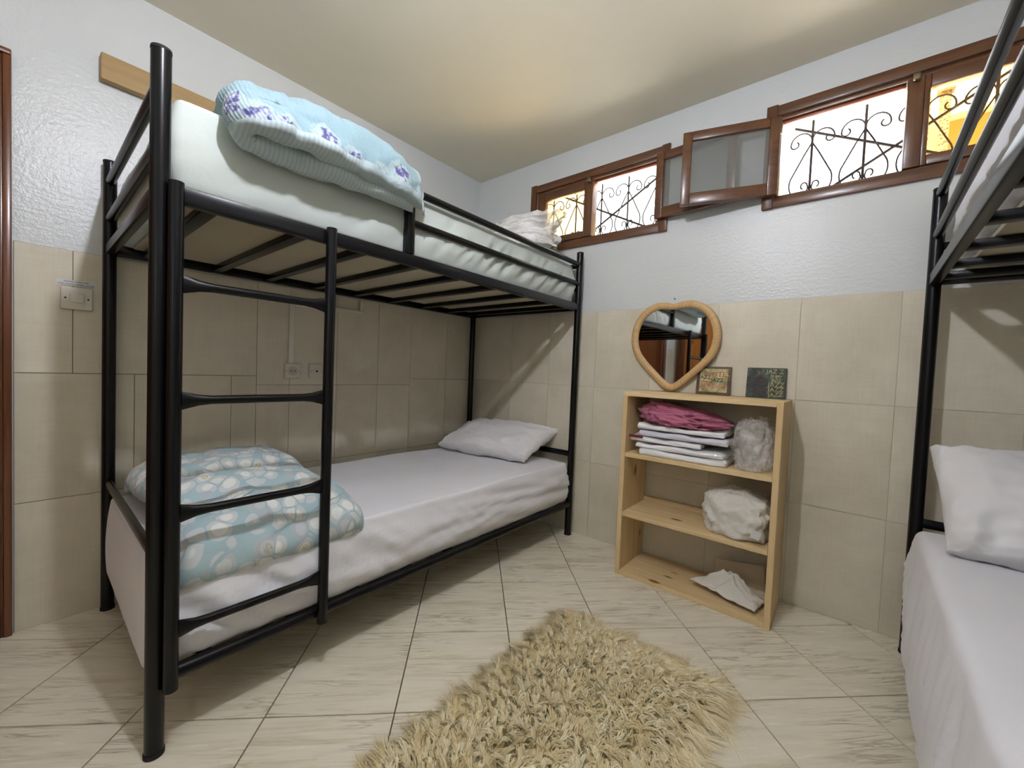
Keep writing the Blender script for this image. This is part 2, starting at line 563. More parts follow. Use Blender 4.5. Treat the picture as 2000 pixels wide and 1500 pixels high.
def clear_plastic(name='clear_crinkled_plastic', dens=.30, col=(250, 248, 244)):
    m = Mat(name)
    p = m.coord('Object')
    n = m.vor(m.mapping(p, scale=(26, 26, 22)), 1.0, 'F1')
    n2 = m.noise(p, 9, 3, .6, 1)
    m.set(Base_Color=lin(col) + (1,), Roughness=.10, Specular_IOR_Level=.9)
    m.bump(n, .55, .012)
    tr = m.n('ShaderNodeBsdfTransparent'); mx = m.n('ShaderNodeMixShader')
    m.l(m.ramp(n2, [(.35, dens - .12), (.68, dens + .22)]), mx.inputs[0])
    m.l(tr.outputs[0], mx.inputs[1]); m.l(m.b.outputs[0], mx.inputs[2])
    m.l(mx.outputs[0], m.out.inputs['Surface'])
    return m.m
MAT['clear'] = clear_plastic()
MAT['clear2'] = clear_plastic('thin_clear_bag', .68, (246, 243, 238))

# ================================================================== SETTING
WT = .17   # window wall thickness
# --- floor: screed plus diagonal tiles
fl = props(MB().box(-.2, RX + .2, RY - .2, .17, -.10, -.006).build('floor', MAT['floor_grout'], smooth=0), 'beige travertine-look floor laid in diagonal square tiles', 'floor', kind='structure')
PT = .367
def clip_poly(poly, x0, x1, y0, y1):
    def cut(P, f):
        out = []
        for i in range(len(P)):
            a, b = P[i], P[(i + 1) % len(P)]
            fa, fb = f(a), f(b)
            if fa >= 0: out.append(a)
            if fa * fb < 0:
                t = fa / (fa - fb); out.append((a[0] + t * (b[0] - a[0]), a[1] + t * (b[1] - a[1])))
        return out
    for f in (lambda p: p[0] - x0, lambda p: x1 - p[0], lambda p: p[1] - y0, lambda p: y1 - p[1]):
        if poly: poly = cut(poly, f)
    return poly
g = .0022
r2 = 2 ** .5
full = None
for i in range(-9, 12):
    for j in range(-9, 12):
        u0, v0 = -.187 + i * PT, -2.036 + j * PT
        c = [(u0 + g, v0 + g), (u0 + PT - g, v0 + g), (u0 + PT - g, v0 + PT - g), (u0 + g, v0 + PT - g)]
        q = [((u - v) / r2, (u + v) / r2) for u, v in c]
        cx, cy = sum(p[0] for p in q) / 4, sum(p[1] for p in q) / 4
        k = clip_poly(q, .002, RX - .002, RY + .002, -.002)
        if len(k) < 3: continue
        ar = abs(sum(k[a][0] * k[(a + 1) % len(k)][1] - k[(a + 1) % len(k)][0] * k[a][1] for a in range(len(k)))) / 2
        if ar < 2e-4: continue
        if ar > .99 * (PT - 2 * g) ** 2 and full is not None:
            o = mesh_obj('tile', full, None, fl)
        else:
            mb = MB(); mb.prism([(x - cx, y - cy) for x, y in k], -.006, 0)
            o = mb.build('tile', MAT['floor_tile'], fl, smooth=0)
            if ar > .99 * (PT - 2 * g) ** 2: full = o.data
        o.location = (cx, cy, 0)

props(MB().box(-.2, RX + .2, RY - 1.2, WT, H, H + .12).build('ceiling', MAT['ceiling'], smooth=0), 'off-white painted ceiling', 'ceiling', kind='structure')  # added eave past the front wall keeps the sun out of the rear opening

# --- window wall (back): plaster with two openings
W1 = (.519, 1.471, 1.832, 2.302)
W2 = (1.920, 2.925, 1.844, 2.318)
RV = .045        # how far the frame covers the wall
wb = MB()
a1, b1, c1, d1 = W1[0] + RV, W1[1] - RV, W1[2] + RV, W1[3] - RV
a2, b2, c2, d2 = W2[0] + RV, W2[1] - RV, W2[2] + RV, W2[3] - RV
wb.box(-.2, a1, 0, WT, -.1, H).box(b1, a2, 0, WT, -.1, H).box(b2, RX + .2, 0, WT, -.1, H)
wb.box(a1, b1, 0, WT, -.1, c1).box(a1, b1, 0, WT, d1, H).box(a2, b2, 0, WT, -.1, c2).box(a2, b2, 0, WT, d2, H)
wall_back = props(wb.build('wall_back', MAT['plaster'], smooth=0), 'wall with two high windows, white above and beige tiles below', 'wall', kind='structure')
# --- other walls
DY0, DY1, DZ = -2.385, -3.235, 1.955      # door opening in the left wall
wl = MB()
wl.box(-.2, 0, DY0, 0, -.1, H).box(-.2, 0, DY1, DY0, DZ, H).box(-.2, 0, RY - .2, DY1, -.1, H)
wall_left = props(wl.build('wall_left', MAT['plaster'], smooth=0), 'left wall behind the bunk, white above and beige tiles below', 'wall', kind='structure')
wall_right = props(MB().box(RX, RX + .2, RY - .2, 0, -.1, H).build('wall_right', MAT['plaster'], smooth=0), 'right wall beside the second bunk', 'wall', kind='structure')
W3 = (2.25, 2.90, 1.25, 1.80)  # opening of the added fill-light window
wall_front = props(MB().box(0, W3[0], RY - .2, RY, -.1, H).box(W3[1], RX, RY - .2, RY, -.1, H).box(W3[0], W3[1], RY - .2, RY, -.1, W3[2]).box(W3[0], W3[1], RY - .2, RY, W3[3], H).build('wall_front', MAT['plaster'], smooth=0), 'wall behind the photographer', 'wall', kind='structure')

TH = .005
def tiles_on(wall, axis, rows, a_lo, a_hi, face):
    """rows: list of (z0, z1, [joints]); face: sign of the outward normal; plus a thin bed of grout"""
    zlo, zhi = rows[0][0], rows[-1][1]
    bed = MB()
    t0, t1 = (face[0], face[0] + face[1] * .0022), (face[0] + face[1] * .0022, face[0] + face[1] * TH)
    if axis == 'y': bed.box(min(t0), max(t0), a_lo, a_hi, zlo, zhi)
    else: bed.box(a_lo, a_hi, min(t0), max(t0), zlo, zhi)
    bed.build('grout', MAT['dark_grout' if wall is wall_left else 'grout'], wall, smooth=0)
    for z0, z1, js in rows:
        e = [a_lo] + [j for j in js if a_lo + .01 < j < a_hi - .01] + [a_hi]
        for k in range(len(e) - 1):
            w = .0012
            m = MB()
            dz = random.uniform(-.0004, .0004)
            if axis == 'y': m.box(min(t1), max(t1), e[k] + w, e[k + 1] - w, z0 + w, z1 - w + dz)
            else: m.box(e[k] + w, e[k + 1] - w, min(t1), max(t1), z0 + w, z1 - w + dz)
            o = m.build('tile', MAT['wall_tile'], wall, smooth=0)
xs = [.387, .722, 1.070, 1.416, 1.757, 2.102, 2.436, 2.775, 3.115]
tiles_on(wall_back, 'x', [(0, .474, xs), (.474, .946, xs), (.946, T, xs)], .006, RX - .001, (0, -1))
ys = [-1.981, -1.637, -1.374, -1.118, -.852, -.607, -.292]
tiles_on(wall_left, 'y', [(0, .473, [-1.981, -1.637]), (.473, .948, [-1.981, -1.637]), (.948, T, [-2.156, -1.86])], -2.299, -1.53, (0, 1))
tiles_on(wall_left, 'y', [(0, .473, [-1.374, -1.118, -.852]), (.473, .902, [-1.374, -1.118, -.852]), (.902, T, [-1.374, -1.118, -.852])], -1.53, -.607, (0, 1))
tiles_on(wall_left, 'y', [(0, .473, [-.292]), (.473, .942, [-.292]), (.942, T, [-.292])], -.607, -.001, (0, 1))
tiles_on(wall_right, 'y', [(0, .474, [-.4 - .34 * k for k in range(9)][::-1]), (.474, .946, [-.4 - .34 * k for k in range(9)][::-1]), (.946, T, [-.4 - .34 * k for k in range(9)][::-1])], RY + .006, -.001, (RX, -1))
fx = [.33 * k for k in range(1, 11)]
tiles_on(wall_front, 'x', [(0, .474, fx), (.474, .946, fx)], .006, RX - .006, (RY, 1))
tiles_on(wall_front, 'x', [(.9461, T, fx)], .006, W3[0], (RY, 1))

# --- windows
def window(name, label, Wd, mull, cas_side, cas_hinge, cas_w, cas_ang, cas_z):
    x0, x1, z0, z1 = Wd
    root = thing(name, label, 'window', ((x0 + x1) / 2, 0, z0), kind='structure')
    rx, rz = (x0 + x1) / 2, z0
    L = lambda x: x - rx
    Z = lambda z: z - rz
    F0, F1 = -.016, .055
    wf = .047
    # casing proud of the wall: head, sill and two jambs
    MB().box(L(x0 + .03), L(x1 - .03), F0, -.0005, Z(z1 - wf), Z(z1), .004).box(L(x0 + wf), L(x1 - wf), -.0005, F1, Z(z1 - .062), Z(z1 - wf + .001), .003).build('head_rail', MAT['dark_wood_x'], root)
    MB().box(L(x0 + .03), L(x1 - .03), F0, -.0005, Z(z0), Z(z0 + wf), .004).box(L(x0 + wf), L(x1 - wf), -.0005, F1, Z(z0 + wf - .001), Z(z0 + .058), .003).build('sill_rail', MAT['dark_wood_x'], root)
    for xa, xb, i0, i1 in ((x0, x0 + wf - .001, x0 + wf, x0 + .062), (x1 - wf + .001, x1, x1 - .062, x1 - wf)):
        MB().box(L(xa), L(xb), F0 - .004, -.0005, Z(z0 - .002), Z(z1 + .004), .004).box(L(i0), L(i1), -.0005, F1, Z(z0 + .058), Z(z1 - .062), .002).build('jamb', MAT['dark_wood_z'], root)
    m0, m1 = mull
    iz0, iz1 = z0 + .058, z1 - .062
    MB().box(L(m0), L(m1), -.012, .050, Z(iz0), Z(iz1), .004).build('mullion', MAT['dark_wood_z'], root)
    # closed sash with amber glass
    s0, s1 = (x0 + .062, m0) if cas_side > 0 else (m1, x1 - .062)
    sz0, sz1 = iz0 + .001, iz1 - .001
    st = .052
    sm = MB()
    sm.box(L(s0), L(s0 + (st if cas_side > 0 else .018)), -.008, .032, Z(sz0), Z(sz1), .004)
    sm.box(L(s1 - (.012 if cas_side > 0 else st)), L(s1), -.008, .032, Z(sz0), Z(sz1), .004)
    a0, a1 = (s0 + st, s1 - .012) if cas_side > 0 else (s0 + .018, s1 - st)
    sm.box(L(a0), L(a1), -.008, .032, Z(sz1 - .050), Z(sz1), .004)
    sm.box(L(a0), L(a1), -.008, .032, Z(sz0), Z(sz0 + .040), .004)
    sash = sm.build('closed_sash', MAT['dark_wood_x'], root)
    pane = MB().box(L(a0 - .004), L(a1 + .004), .010, .014, Z(sz0 + .036), Z(sz1 - .046)).build('pane', MAT['amber_glass'], sash, smooth=0)
    pane['label'] = 'amber tinted pane'
    o0, o1 = (m1, x1 - .062) if cas_side > 0 else (x0 + .062, m0)
    MB().box(L(o0 + .001), L(o1 - .001), .018, .046, Z(iz1 - .014), Z(iz1 - .0005), .005).build('head_stop', MAT['lit_red_wood'], root)  # stop under the head, coloured as if lit from outside
    # little swivel latch at the top of the mullion
    MB().box(L((m0 + m1) / 2 - .012), L((m0 + m1) / 2 + .012), -.022, -.011, Z(iz1 - .020), Z(iz1 + .012), .004).tube([(L((m0 + m1) / 2), -.018, Z(iz1 - .012)), (L((m0 + m1) / 2), -.034, Z(iz1 - .014))], .007, 10).build('latch', MAT['brass'], root)
    # open casement, hinged on the jamb and swung back against the wall
    hx, hy = cas_hinge
    dirx = 1 if cas_side > 0 else -1
    ca, sa = math.cos(cas_ang), math.sin(cas_ang)
    M = Matrix(((dirx * ca, sa * 0 + dirx * sa, 0, L(hx)), (-sa, ca, 0, hy), (0, 0, 1, 0), (0, 0, 0, 1)))
    cz0, cz1 = Z(cas_z[0]), Z(cas_z[1])
    w = cas_w
    cm = MB()
    q = .042
    cm.box(0, q, -.017, .017, cz0, cz1, .004, M=M).box(w - q, w, -.017, .017, cz0, cz1, .004, M=M)
    cm.box(q, w - q, -.017, .017, cz1 - .044, cz1, .004, M=M).box(q, w - q, -.017, .017, cz0, cz0 + .056, .004, M=M)
    cas = cm.build('open_casement', MAT['dark_wood_x'], root)
    p = MB().box(q - .004, w - q + .004, -.002, .002, cz0 + .052, cz1 - .040, M=M).build('pane', MAT['grey_glass'], cas, smooth=0)
    p['label'] = 'dusty grey pane'
    for zz in (cz0 + .05, cz1 - .05):
        MB().tube([(L(hx) - dirx * .002, hy + .004, zz - .025), (L(hx) - dirx * .002, hy + .004, zz + .025)], .006, 8).build('hinge', MAT['brass'], root)
    return root
window('window_1', 'smaller-looking high window above the first bunk bed, right casement open', W1, (.948, 1.000), 1, (1.412, -.036), .405, math.radians(4.5), (1.894, 2.248))
window('window_2', 'high window near the second bunk bed, left casement swung open into the room', W2, (2.405, 2.455), -1, (1.982, -.040), .415, math.radians(16), (1.890, 2.246))

w3 = thing('fill_window', 'added wooden window behind the photographer that lets in fill light', 'window', ((W3[0] + W3[1]) / 2, RY, W3[2]), kind='structure')  # unseen, added only to bring fill daylight into the room
hw, hh = (W3[1] - W3[0]) / 2, W3[3] - W3[2]
for xa, xb in ((-hw, -hw + .045), (hw - .045, hw), (-.022, .022)):
    MB().box(xa, xb, -.09, -.04, 0, hh, .003).build('jamb', MAT['dark_wood_z'], w3)
for za, zb in ((0, .045), (hh - .045, hh)):
    for xa, xb in ((-hw + .0455, -.0225), (.0225, hw - .0455)):
        MB().box(xa, xb, -.09, -.04, za, zb, .003).build('rail', MAT['dark_wood_x'], w3)

def grille(name, label, x0, x1, vs, diags, z0=1.885, z1=2.268, y=.128):
    root = thing(name, label, 'window grille', ((x0 + x1) / 2, y, z0), group=None)
    L = lambda x: x - (x0 + x1) / 2
    Z = lambda z: z - z0
    def arc(cx, cz, r, a0, a1, n=12, r1=None):
        out = []
        for k in range(n + 1):
            t = k / n; a = math.radians(a0 + (a1 - a0) * t); rr = r + ((r1 if r1 is not None else r) - r) * t
            out.append((L(cx + rr * math.cos(a)), 0, Z(cz + rr * math.sin(a))))
        return out
    for x in vs:
        MB().tube([(L(x), 0, Z(z0 - .008)), (L(x), 0, Z(z1 + .006))], .0052, 8).build('bar', MAT['iron'], root)
        mb = MB()
        for s in (-1, 1):
            # upper scroll: rises from the joint, arcs outwards, curls under
            up = [(L(x), 0, Z(2.150))] + [(L(x + s * (.042 + .042 * -math.cos(a))), 0, Z(2.178 + .046 * math.sin(a))) for a in np.linspace(.2, PI, 10)]
            cur = [(L(x + s * (.068 + .016 * math.cos(a))), 0, Z(2.176 + .016 * math.sin(a))) for a in np.linspace(0, -4.2, 9)]
            mb.tube(up + cur[1:], .0034, 6)
            # lower heart: slants out from the joint, round belly, curls up inside
            hl = [(L(x), 0, Z(2.172)), (L(x + s * .028), 0, Z(2.120)), (L(x + s * .066), 0, Z(2.040))]
            be = [(L(x + s * (.043 + .040 * math.cos(a))), 0, Z(1.985 + .062 * math.sin(a))) for a in np.linspace(.5, -2.7, 12)]
            cu2 = [(L(x + s * (.022 + .013 * math.cos(a))), 0, Z(1.972 + .016 * math.sin(a))) for a in np.linspace(PI, -1.2, 8)]
            mb.tube(hl + be + cu2, .0034, 6)
        mb.build('scroll', MAT['iron'], root)
    for (xa, za), (xb, zb) in diags:
        MB().tube([(L(xa), .009, Z(za)), (L(xb), .009, Z(zb))], .0062, 8).build('diagonal_bar', MAT['iron'], root)
    return root
grille('window_grille', 'wrought iron scroll grille outside the window above the bunk', a1, b1, [.615, .800, .990, 1.172, 1.355], [((.66, 2.266), (1.30, 1.925)), ((.80, 1.896), (1.40, 2.24))], c1, d1 - .004)
grille('window_grille', 'wrought iron scroll grille outside the window beside the second bunk', a2, b2, [2.092, 2.284, 2.476, 2.668, 2.845], [((2.02, 2.262), (2.62, 1.94)), ((2.10, 1.900), (2.70, 2.25))], c2, d2 - .004)

# --- door at the left edge
dr = thing('door_1', 'red-brown wooden door and frame at the left edge', 'door', (0, (DY0 + DY1) / 2, 0), kind='structure')
DL = lambda y: y - (DY0 + DY1) / 2
def profile_board(y0, y1, z0, z1, vertical=True):
    """architrave: a flat board with a bead and a groove"""
    m = MB()
    if vertical:
        s = 1 if y1 > y0 else -1
        m.box(.0005, .026, DL(y0), DL(y0 + s * .020), z0, z1, .004)
        m.box(.0005, .016, DL(y0 + s * .020), DL(y0 + s * .028), z0, z1, .001)
        m.box(.0005, .030, DL(y0 + s * .028), DL(y1), z0, z1, .005)
    return m
profile_board(-2.302, -2.385, 0.0, 2.036).build('architrave', MAT['door_wood'], dr)
profile_board(-3.318, -3.235, 0.0, 2.036).build('architrave', MAT['door_wood'], dr)
MB().box(.0005, .028, DL(-3.318), DL(-2.302), 2.0365, 2.056, .004).box(.0005, .024, DL(-3.235), DL(-2.385), 1.955, 2.0365, .004).build('head_architrave', MAT['door_wood'], dr)
MB().box(-.2, .0, DL(-2.410), DL(-2.3855), 0, 1.9545).box(-.2, .0, DL(-3.2345), DL(-3.21), 0, 1.9545).box(-.2, 0, DL(-3.21), DL(-2.41), 1.93, 1.9545).build('jamb', MAT['door_wood'], dr)
dl = MB().box(-.055, -.015, DL(-3.208), DL(-2.412), .006, 1.928, .003).build('door_leaf', MAT['door_wood'], dr)
for z0, z1 in ((.15, .85), (1.02, 1.80)):
    MB().box(-.0155, -.006, DL(-3.08), DL(-2.54), z0, z1, .008, 1).build('panel', MAT['door_wood'], dl)
MB().tube([(-.012, DL(-3.15), 1.0), (.03, DL(-3.15), 1.0), (.035, DL(-3.05), 1.0)], .009, 10).build('handle', MAT['brass'], dl)

# --- second door in the wall behind the photographer (seen in the mirror)
d2r = thing('door_2', 'orange wooden door in a dark frame behind the photographer', 'door', (.69, RY, 0), kind='structure')
MB().box(-.54, -.44, .006, .045, 0, 2.10, .004).box(.44, .54, .006, .045, 0, 2.10, .004).box(-.44, .44, .006, .045, 2.0, 2.10, .004).build('frame', MAT['dark_wood_z'], d2r)
lf = MB().box(-.438, .438, .006, .030, .008, 1.998, .003).build('door_leaf', MAT['orange_wood'], d2r)
for z0, z1 in ((.15, .85), (1.02, 1.85)):
    for xa, xb in ((-.36, -.04), (.04, .36)):
        MB().box(xa, xb, .0305, .038, z0, z1, .006, 1).build('panel', MAT['orange_wood'], lf)
# ================================================================== OUTDOORS
GZ = 1.70
props(MB().box(-6, 14, WT + .001, 16, GZ - .3, GZ).build('courtyard_ground', plain('pale_concrete', (222, 217, 208), .9), smooth=0), 'pale sunlit courtyard ground outside the windows', 'ground', kind='structure')
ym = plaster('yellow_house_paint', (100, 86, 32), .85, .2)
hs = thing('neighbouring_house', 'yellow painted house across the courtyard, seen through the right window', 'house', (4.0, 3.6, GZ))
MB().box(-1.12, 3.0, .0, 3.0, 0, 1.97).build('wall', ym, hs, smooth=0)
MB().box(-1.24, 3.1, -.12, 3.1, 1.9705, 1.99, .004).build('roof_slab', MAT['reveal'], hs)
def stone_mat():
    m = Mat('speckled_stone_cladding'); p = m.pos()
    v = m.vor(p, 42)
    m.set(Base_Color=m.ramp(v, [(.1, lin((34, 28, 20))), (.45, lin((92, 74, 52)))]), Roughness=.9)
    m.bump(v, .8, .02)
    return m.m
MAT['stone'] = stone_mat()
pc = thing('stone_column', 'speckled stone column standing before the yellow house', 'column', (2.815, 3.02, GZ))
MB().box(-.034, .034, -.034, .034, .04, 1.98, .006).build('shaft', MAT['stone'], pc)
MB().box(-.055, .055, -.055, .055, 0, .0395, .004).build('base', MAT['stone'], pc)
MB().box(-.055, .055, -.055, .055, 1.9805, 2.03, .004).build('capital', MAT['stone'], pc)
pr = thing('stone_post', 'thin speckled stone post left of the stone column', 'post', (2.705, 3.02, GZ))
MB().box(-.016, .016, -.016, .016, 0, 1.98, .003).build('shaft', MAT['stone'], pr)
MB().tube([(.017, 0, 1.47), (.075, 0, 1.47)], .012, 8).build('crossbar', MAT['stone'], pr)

# ================================================================== LAMP (hangs above the frame)
lp = thing('pendant_lamp', 'bare pendant bulb hanging from the ceiling above the rug', 'lamp', (1.765, -1.97, H))
MB().lathe([(.045, -.022), (.045, -.006), (.03, -.0005)], 20).build('ceiling_rose', MAT['white_plastic'], lp)
MB().tube([(0, 0, -.0225), (0, 0, -.155)], .004, 8).build('cord', MAT['white_plastic'], lp)
MB().lathe([(.017, -.205), (.019, -.17), (.010, -.1555)], 16).build('socket', MAT['white_plastic'], lp)
bm_ = Mat('lit_bulb')
bm_.set(Base_Color=(1, 1, 1, 1), Emission_Color=(.97, 1, 1.13, 1), Emission_Strength=BULB_POWER)
MB().lathe([(.003, -.268), (.013, -.265), (.020, -.253), (.0215, -.241), (.018, -.222), (.012, -.2055)], 20).build('bulb', bm_.m, lp)

# ================================================================== BUNK BEDS
def rect_bar(mb, p, q, w, h):
    """square section bar from p to q (along x or y)"""
    p, q = Vector(p), Vector(q)
    lo = Vector((min(p.x, q.x), min(p.y, q.y), min(p.z, q.z))); hi = Vector((max(p.x, q.x), max(p.y, q.y), max(p.z, q.z)))
    if abs(q.x - p.x) > abs(q.y - p.y): mb.box(lo.x, hi.x, lo.y - w / 2, lo.y + w / 2, lo.z - h / 2, lo.z + h / 2, .003)
    else: mb.box(lo.x - w / 2, lo.x + w / 2, lo.y, hi.y, lo.z - h / 2, lo.z + h / 2, .003)

def bunk_bed(label, loc, rz, s, depth, length, guards, rail_z, ptop, ladder_y):
    """front long side on local x=0 (room side), back at -s*depth; head at y=0, foot at y=-length"""
    root = thing('bunk_bed', label, 'bunk bed', loc, rz)
    B = MAT['black']
    bx = -s * depth
    R = .0205
    for x in (0, bx):
        for y in (0, -length):
            p = MB().tube([(x, y, .0), (x, y, ptop)], R, 20).build('post', B, root)
            MB().tube([(x, y, .0005), (x, y, .012)], R + .0018, 20).build('foot_cap', MAT['rubber'], p)
            MB().lathe([(R + .0008, -.004), (R, .003), (R * .6, .006)], 20, (x, y, ptop)).build('end_cap', MAT['rubber'], p)
    e = R - .003
    for x in (0, bx):
        m = MB(); rect_bar(m, (x, -e, rail_z), (x, -length + e, rail_z), .028, .042); m.build('upper_side_rail', B, root)
        MB().tube([(x, -e, .198), (x, -length + e, .198)], .020, 16).build('lower_side_rail', B, root)
    for y in (0, -length):
        sgn = -1 if y < 0 else 1
        for z, nm, r in ((.515, 'lower_end_bar', .014), (1.552, 'upper_end_bar', .0145), (1.694, 'upper_end_bar', .0145)):
            MB().tube([(-s * e, y, z), (bx + s * e, y, z)], r, 14, squash=[(.75, 1.25)] * 2 if z < 1 else None).build(nm, B, root)
        m = MB(); rect_bar(m, (-s * e, y, rail_z - .002), (bx + s * e, y, rail_z - .002), .026, .036); m.build('end_rail', B, root)
    ups = [-.085, -.27, -.50, -.74, -.98, -1.21, -1.44, -1.65, -1.89]
    for y in ups:
        m = MB(); rect_bar(m, (-s * .0145, y, rail_z - .004), (bx + s * .0145, y, rail_z - .004), .036, .024); m.build('slat', B, root)
    for y in ups:
        m = MB(); rect_bar(m, (-s * .016, y, .202), (bx + s * .016, y, .202), .036, .022); m.build('slat', B, root)
    # guard rail on the room side, ending at a short post
    gy = -1.252
    for z in guards:
        MB().tube([(0, -e, z), (0, gy, z)], .0145, 14).build('guard_rail', B, root)
    MB().box(-.016, .016, gy - .032, gy, rail_z + .0215, guards[0] + .014, .003).build('guard_post', B, root)
    # ladder hooked on the outside of the long side
    lx = s * .031
    y0, y1 = ladder_y
    for y in (y0, y1):
        MB().tube([(lx, y, .172), (lx, y, rail_z + .022)], .0162, 18).build('ladder_stile', B, root)
    for z in (1.212, .918, .628, .326):
        n = 9
        ya, yb = (y0 + .014, y1 - .014) if y1 > y0 else (y0 - .014, y1 + .014)
        t = [0, .04, .10, .18, .5, .82, .90, .96, 1]
        sq = [(.45, 2.1), (.6, 1.75), (.85, 1.25), (1, 1), (1, 1), (1, 1), (.85, 1.25), (.6, 1.75), (.45, 2.1)]
        MB().tube([(lx, ya + (yb - ya) * k, z) for k in t], .0118, 14, squash=sq).build('rung', B, root)
    return root
BED1 = (.962, -.062)
bunk_bed('black metal bunk bed with ladder in the left corner under a folded aqua quilt', (BED1[0], BED1[1], 0), 0, 1, .925, 1.998, (1.700, 1.580), 1.436, 1.772, (-1.972, -1.582))
BED2 = (2.512, -.100)
ANG2 = math.radians(-1)
bunk_bed('black metal bunk bed cut off by the right edge, white pillow on its lower berth', (BED2[0], BED2[1], 0), ANG2, -1, .925, 1.998, (1.745, 1.592), 1.430, 1.765, (-1.972, -1.582))

# ------------------------------------------------------------------ mattresses
def mattress(label, lo, hi, disp, loc, rz=0, mat='sheet', r=.045, hang=None):
    """fitted sheet pulled over a mattress; the bare beige underside is a part of its own"""
    root = thing('mattress', label, 'mattress', loc, rz)
    V, N, F = rounded_box(lo, hi, r, .017)
    V = V + N * disp(V, N)[:, None]
    if hang is not None: V = hang(V, N)
    np_mesh('fitted_sheet', V, F, MAT[mat], root)
    MB().box(lo[0] + .03, hi[0] - .03, lo[1] + .03, hi[1] - .03, lo[2] - .012, lo[2] + .02, .006).build('underside', MAT['ticking'], root)
    return root

def front_folds(P, N, sx, amp, ang, zlo, zhi, seed, fx=2.0, fz=17.0):
    """drapery folds that run along the long side face, fading to the top edge"""
    side = np.clip(N[:, 0] * sx, 0, 1)
    t = np.clip((zhi - P[:, 2]) / (zhi - zlo), 0, 1)
    c, s_ = math.cos(ang), math.sin(ang)
    a = P[:, 1] * c + P[:, 2] * s_
    b = -P[:, 1] * s_ + P[:, 2] * c
    q = np.stack([a * fx, b * fz, np.full_like(a, seed)], -1)
    return side * amp * ridge(q, 2) * np.clip(t * 2.2, .15, 1) * np.clip((1 - t) * 4.5, 0, 1)

def d_low1(P, N):
    top = np.clip(N[:, 2], 0, 1)
    d = .004 * fbm(P * np.array([3, 2.2, 4]) + 2, 2) * top + .0022 * ridge(P * np.array([7, 3.0, 5]) + 5, 2) * top
    # fold direction swings from steep at the ladder end to almost level at the head end
    k = np.clip((P[:, 1] + 1.9) / 1.2, 0, 1)
    d += front_folds(P, N, 1, .026, -.10, .2, .47, 3.3, 1.1, 15) * (.25 + .75 * k)
    d += front_folds(P, N, 1, .022, -.75, .2, .47, 8.1, 2.0, 14) * (1 - k)
    d += .004 * np.clip(N[:, 0], 0, 1) * np.sin(np.clip((P[:, 2] - .2) / .25, 0, 1) * PI)
    d += .016 * np.clip(-N[:, 1], 0, 1) * np.sin(np.clip((P[:, 2] - .14) / .32, 0, 1) * PI)
    return d
def hang_foot(V, N):
    k = np.clip((-2.0 - V[:, 1]) / .05, 0, 1) * np.clip((.40 - V[:, 2]) / .18, 0, 1) * np.clip((.945 - V[:, 0]) / .12, 0, 1)
    V[:, 2] -= k * (.055 + .012 * noise(V * np.array([7, 0, 0]) + 3))
    V[:, 1] = np.where(V[:, 0] > .925, np.maximum(V[:, 1], -2.032), V[:, 1])
    return V
mattress('white-sheeted mattress on the lower berth of the left bunk', (.074, -2.056, .2135), (.945, -.088, .460), d_low1, (0, 0, 0), r=.014, hang=hang_foot)
def d_up1(P, N):
    d = .003 * fbm(P * 3 + 4, 2) + .0016 * ridge(P * np.array([8, 4, 8]) + 5, 2)
    d += front_folds(P, N, 1, .014, .85, 1.47, 1.69, 5.5, 4, 26) * np.clip((P[:, 1] + 1.5) / .5, .35, 1)
    d += .006 * np.clip(N[:, 0], 0, 1) * np.sin(np.clip((P[:, 2] - 1.46) / .22, 0, 1) * PI)
    d += .014 * np.clip(-N[:, 1], 0, 1) * np.sin(np.clip((P[:, 2] - 1.46) / .22, 0, 1) * PI)
    return d
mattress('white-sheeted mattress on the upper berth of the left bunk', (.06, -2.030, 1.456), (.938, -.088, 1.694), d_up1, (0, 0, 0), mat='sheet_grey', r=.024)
def d_low2(P, N):
    top = np.clip(N[:, 2], 0, 1)
    d = .004 * fbm(P * 3 + 7, 2) * top + .003 * ridge(P * np.array([5, 2.5, 5]) + 15, 2) * top
    d += front_folds(P, N, -1, .017, 1.15, .2, .50, 12.5, 1.6, 13)
    d += .004 * np.clip(-N[:, 0], 0, 1) * np.sin(np.clip((P[:, 2] - .16) / .34, 0, 1) * PI)
    return d
def hang_side(V, N):
    k = np.clip((.06 - V[:, 0]) / .06, 0, 1) * np.clip((.44 - V[:, 2]) / .20, 0, 1)
    k = k * np.clip((V[:, 1] + 1.50) / .2, 0, 1) * np.clip((-.08 - V[:, 1]) / .30, 0, 1)
    V[:, 2] -= k * (.10 + .014 * noise(V * np.array([0, 6, 0]) + 3))
    V[:, 0] -= k * .020
    return V
mattress('white-sheeted mattress on the lower berth of the right bunk', (-.002, -1.96, .214), (.88, -.030, .497), d_low2, (BED2[0], BED2[1], 0), ANG2, r=.03, hang=hang_side)
def d_up2(P, N):
    d = .003 * fbm(P * 3 + 24, 2) + front_folds(P, N, -1, .005, .9, 1.46, 1.69, 25.5, 3, 20)
    return d
mattress('white-sheeted mattress on the upper berth of the right bunk', (.034, -1.96, 1.452), (.88, -.030, 1.690), d_up2, (BED2[0], BED2[1], 0), ANG2, r=.05)

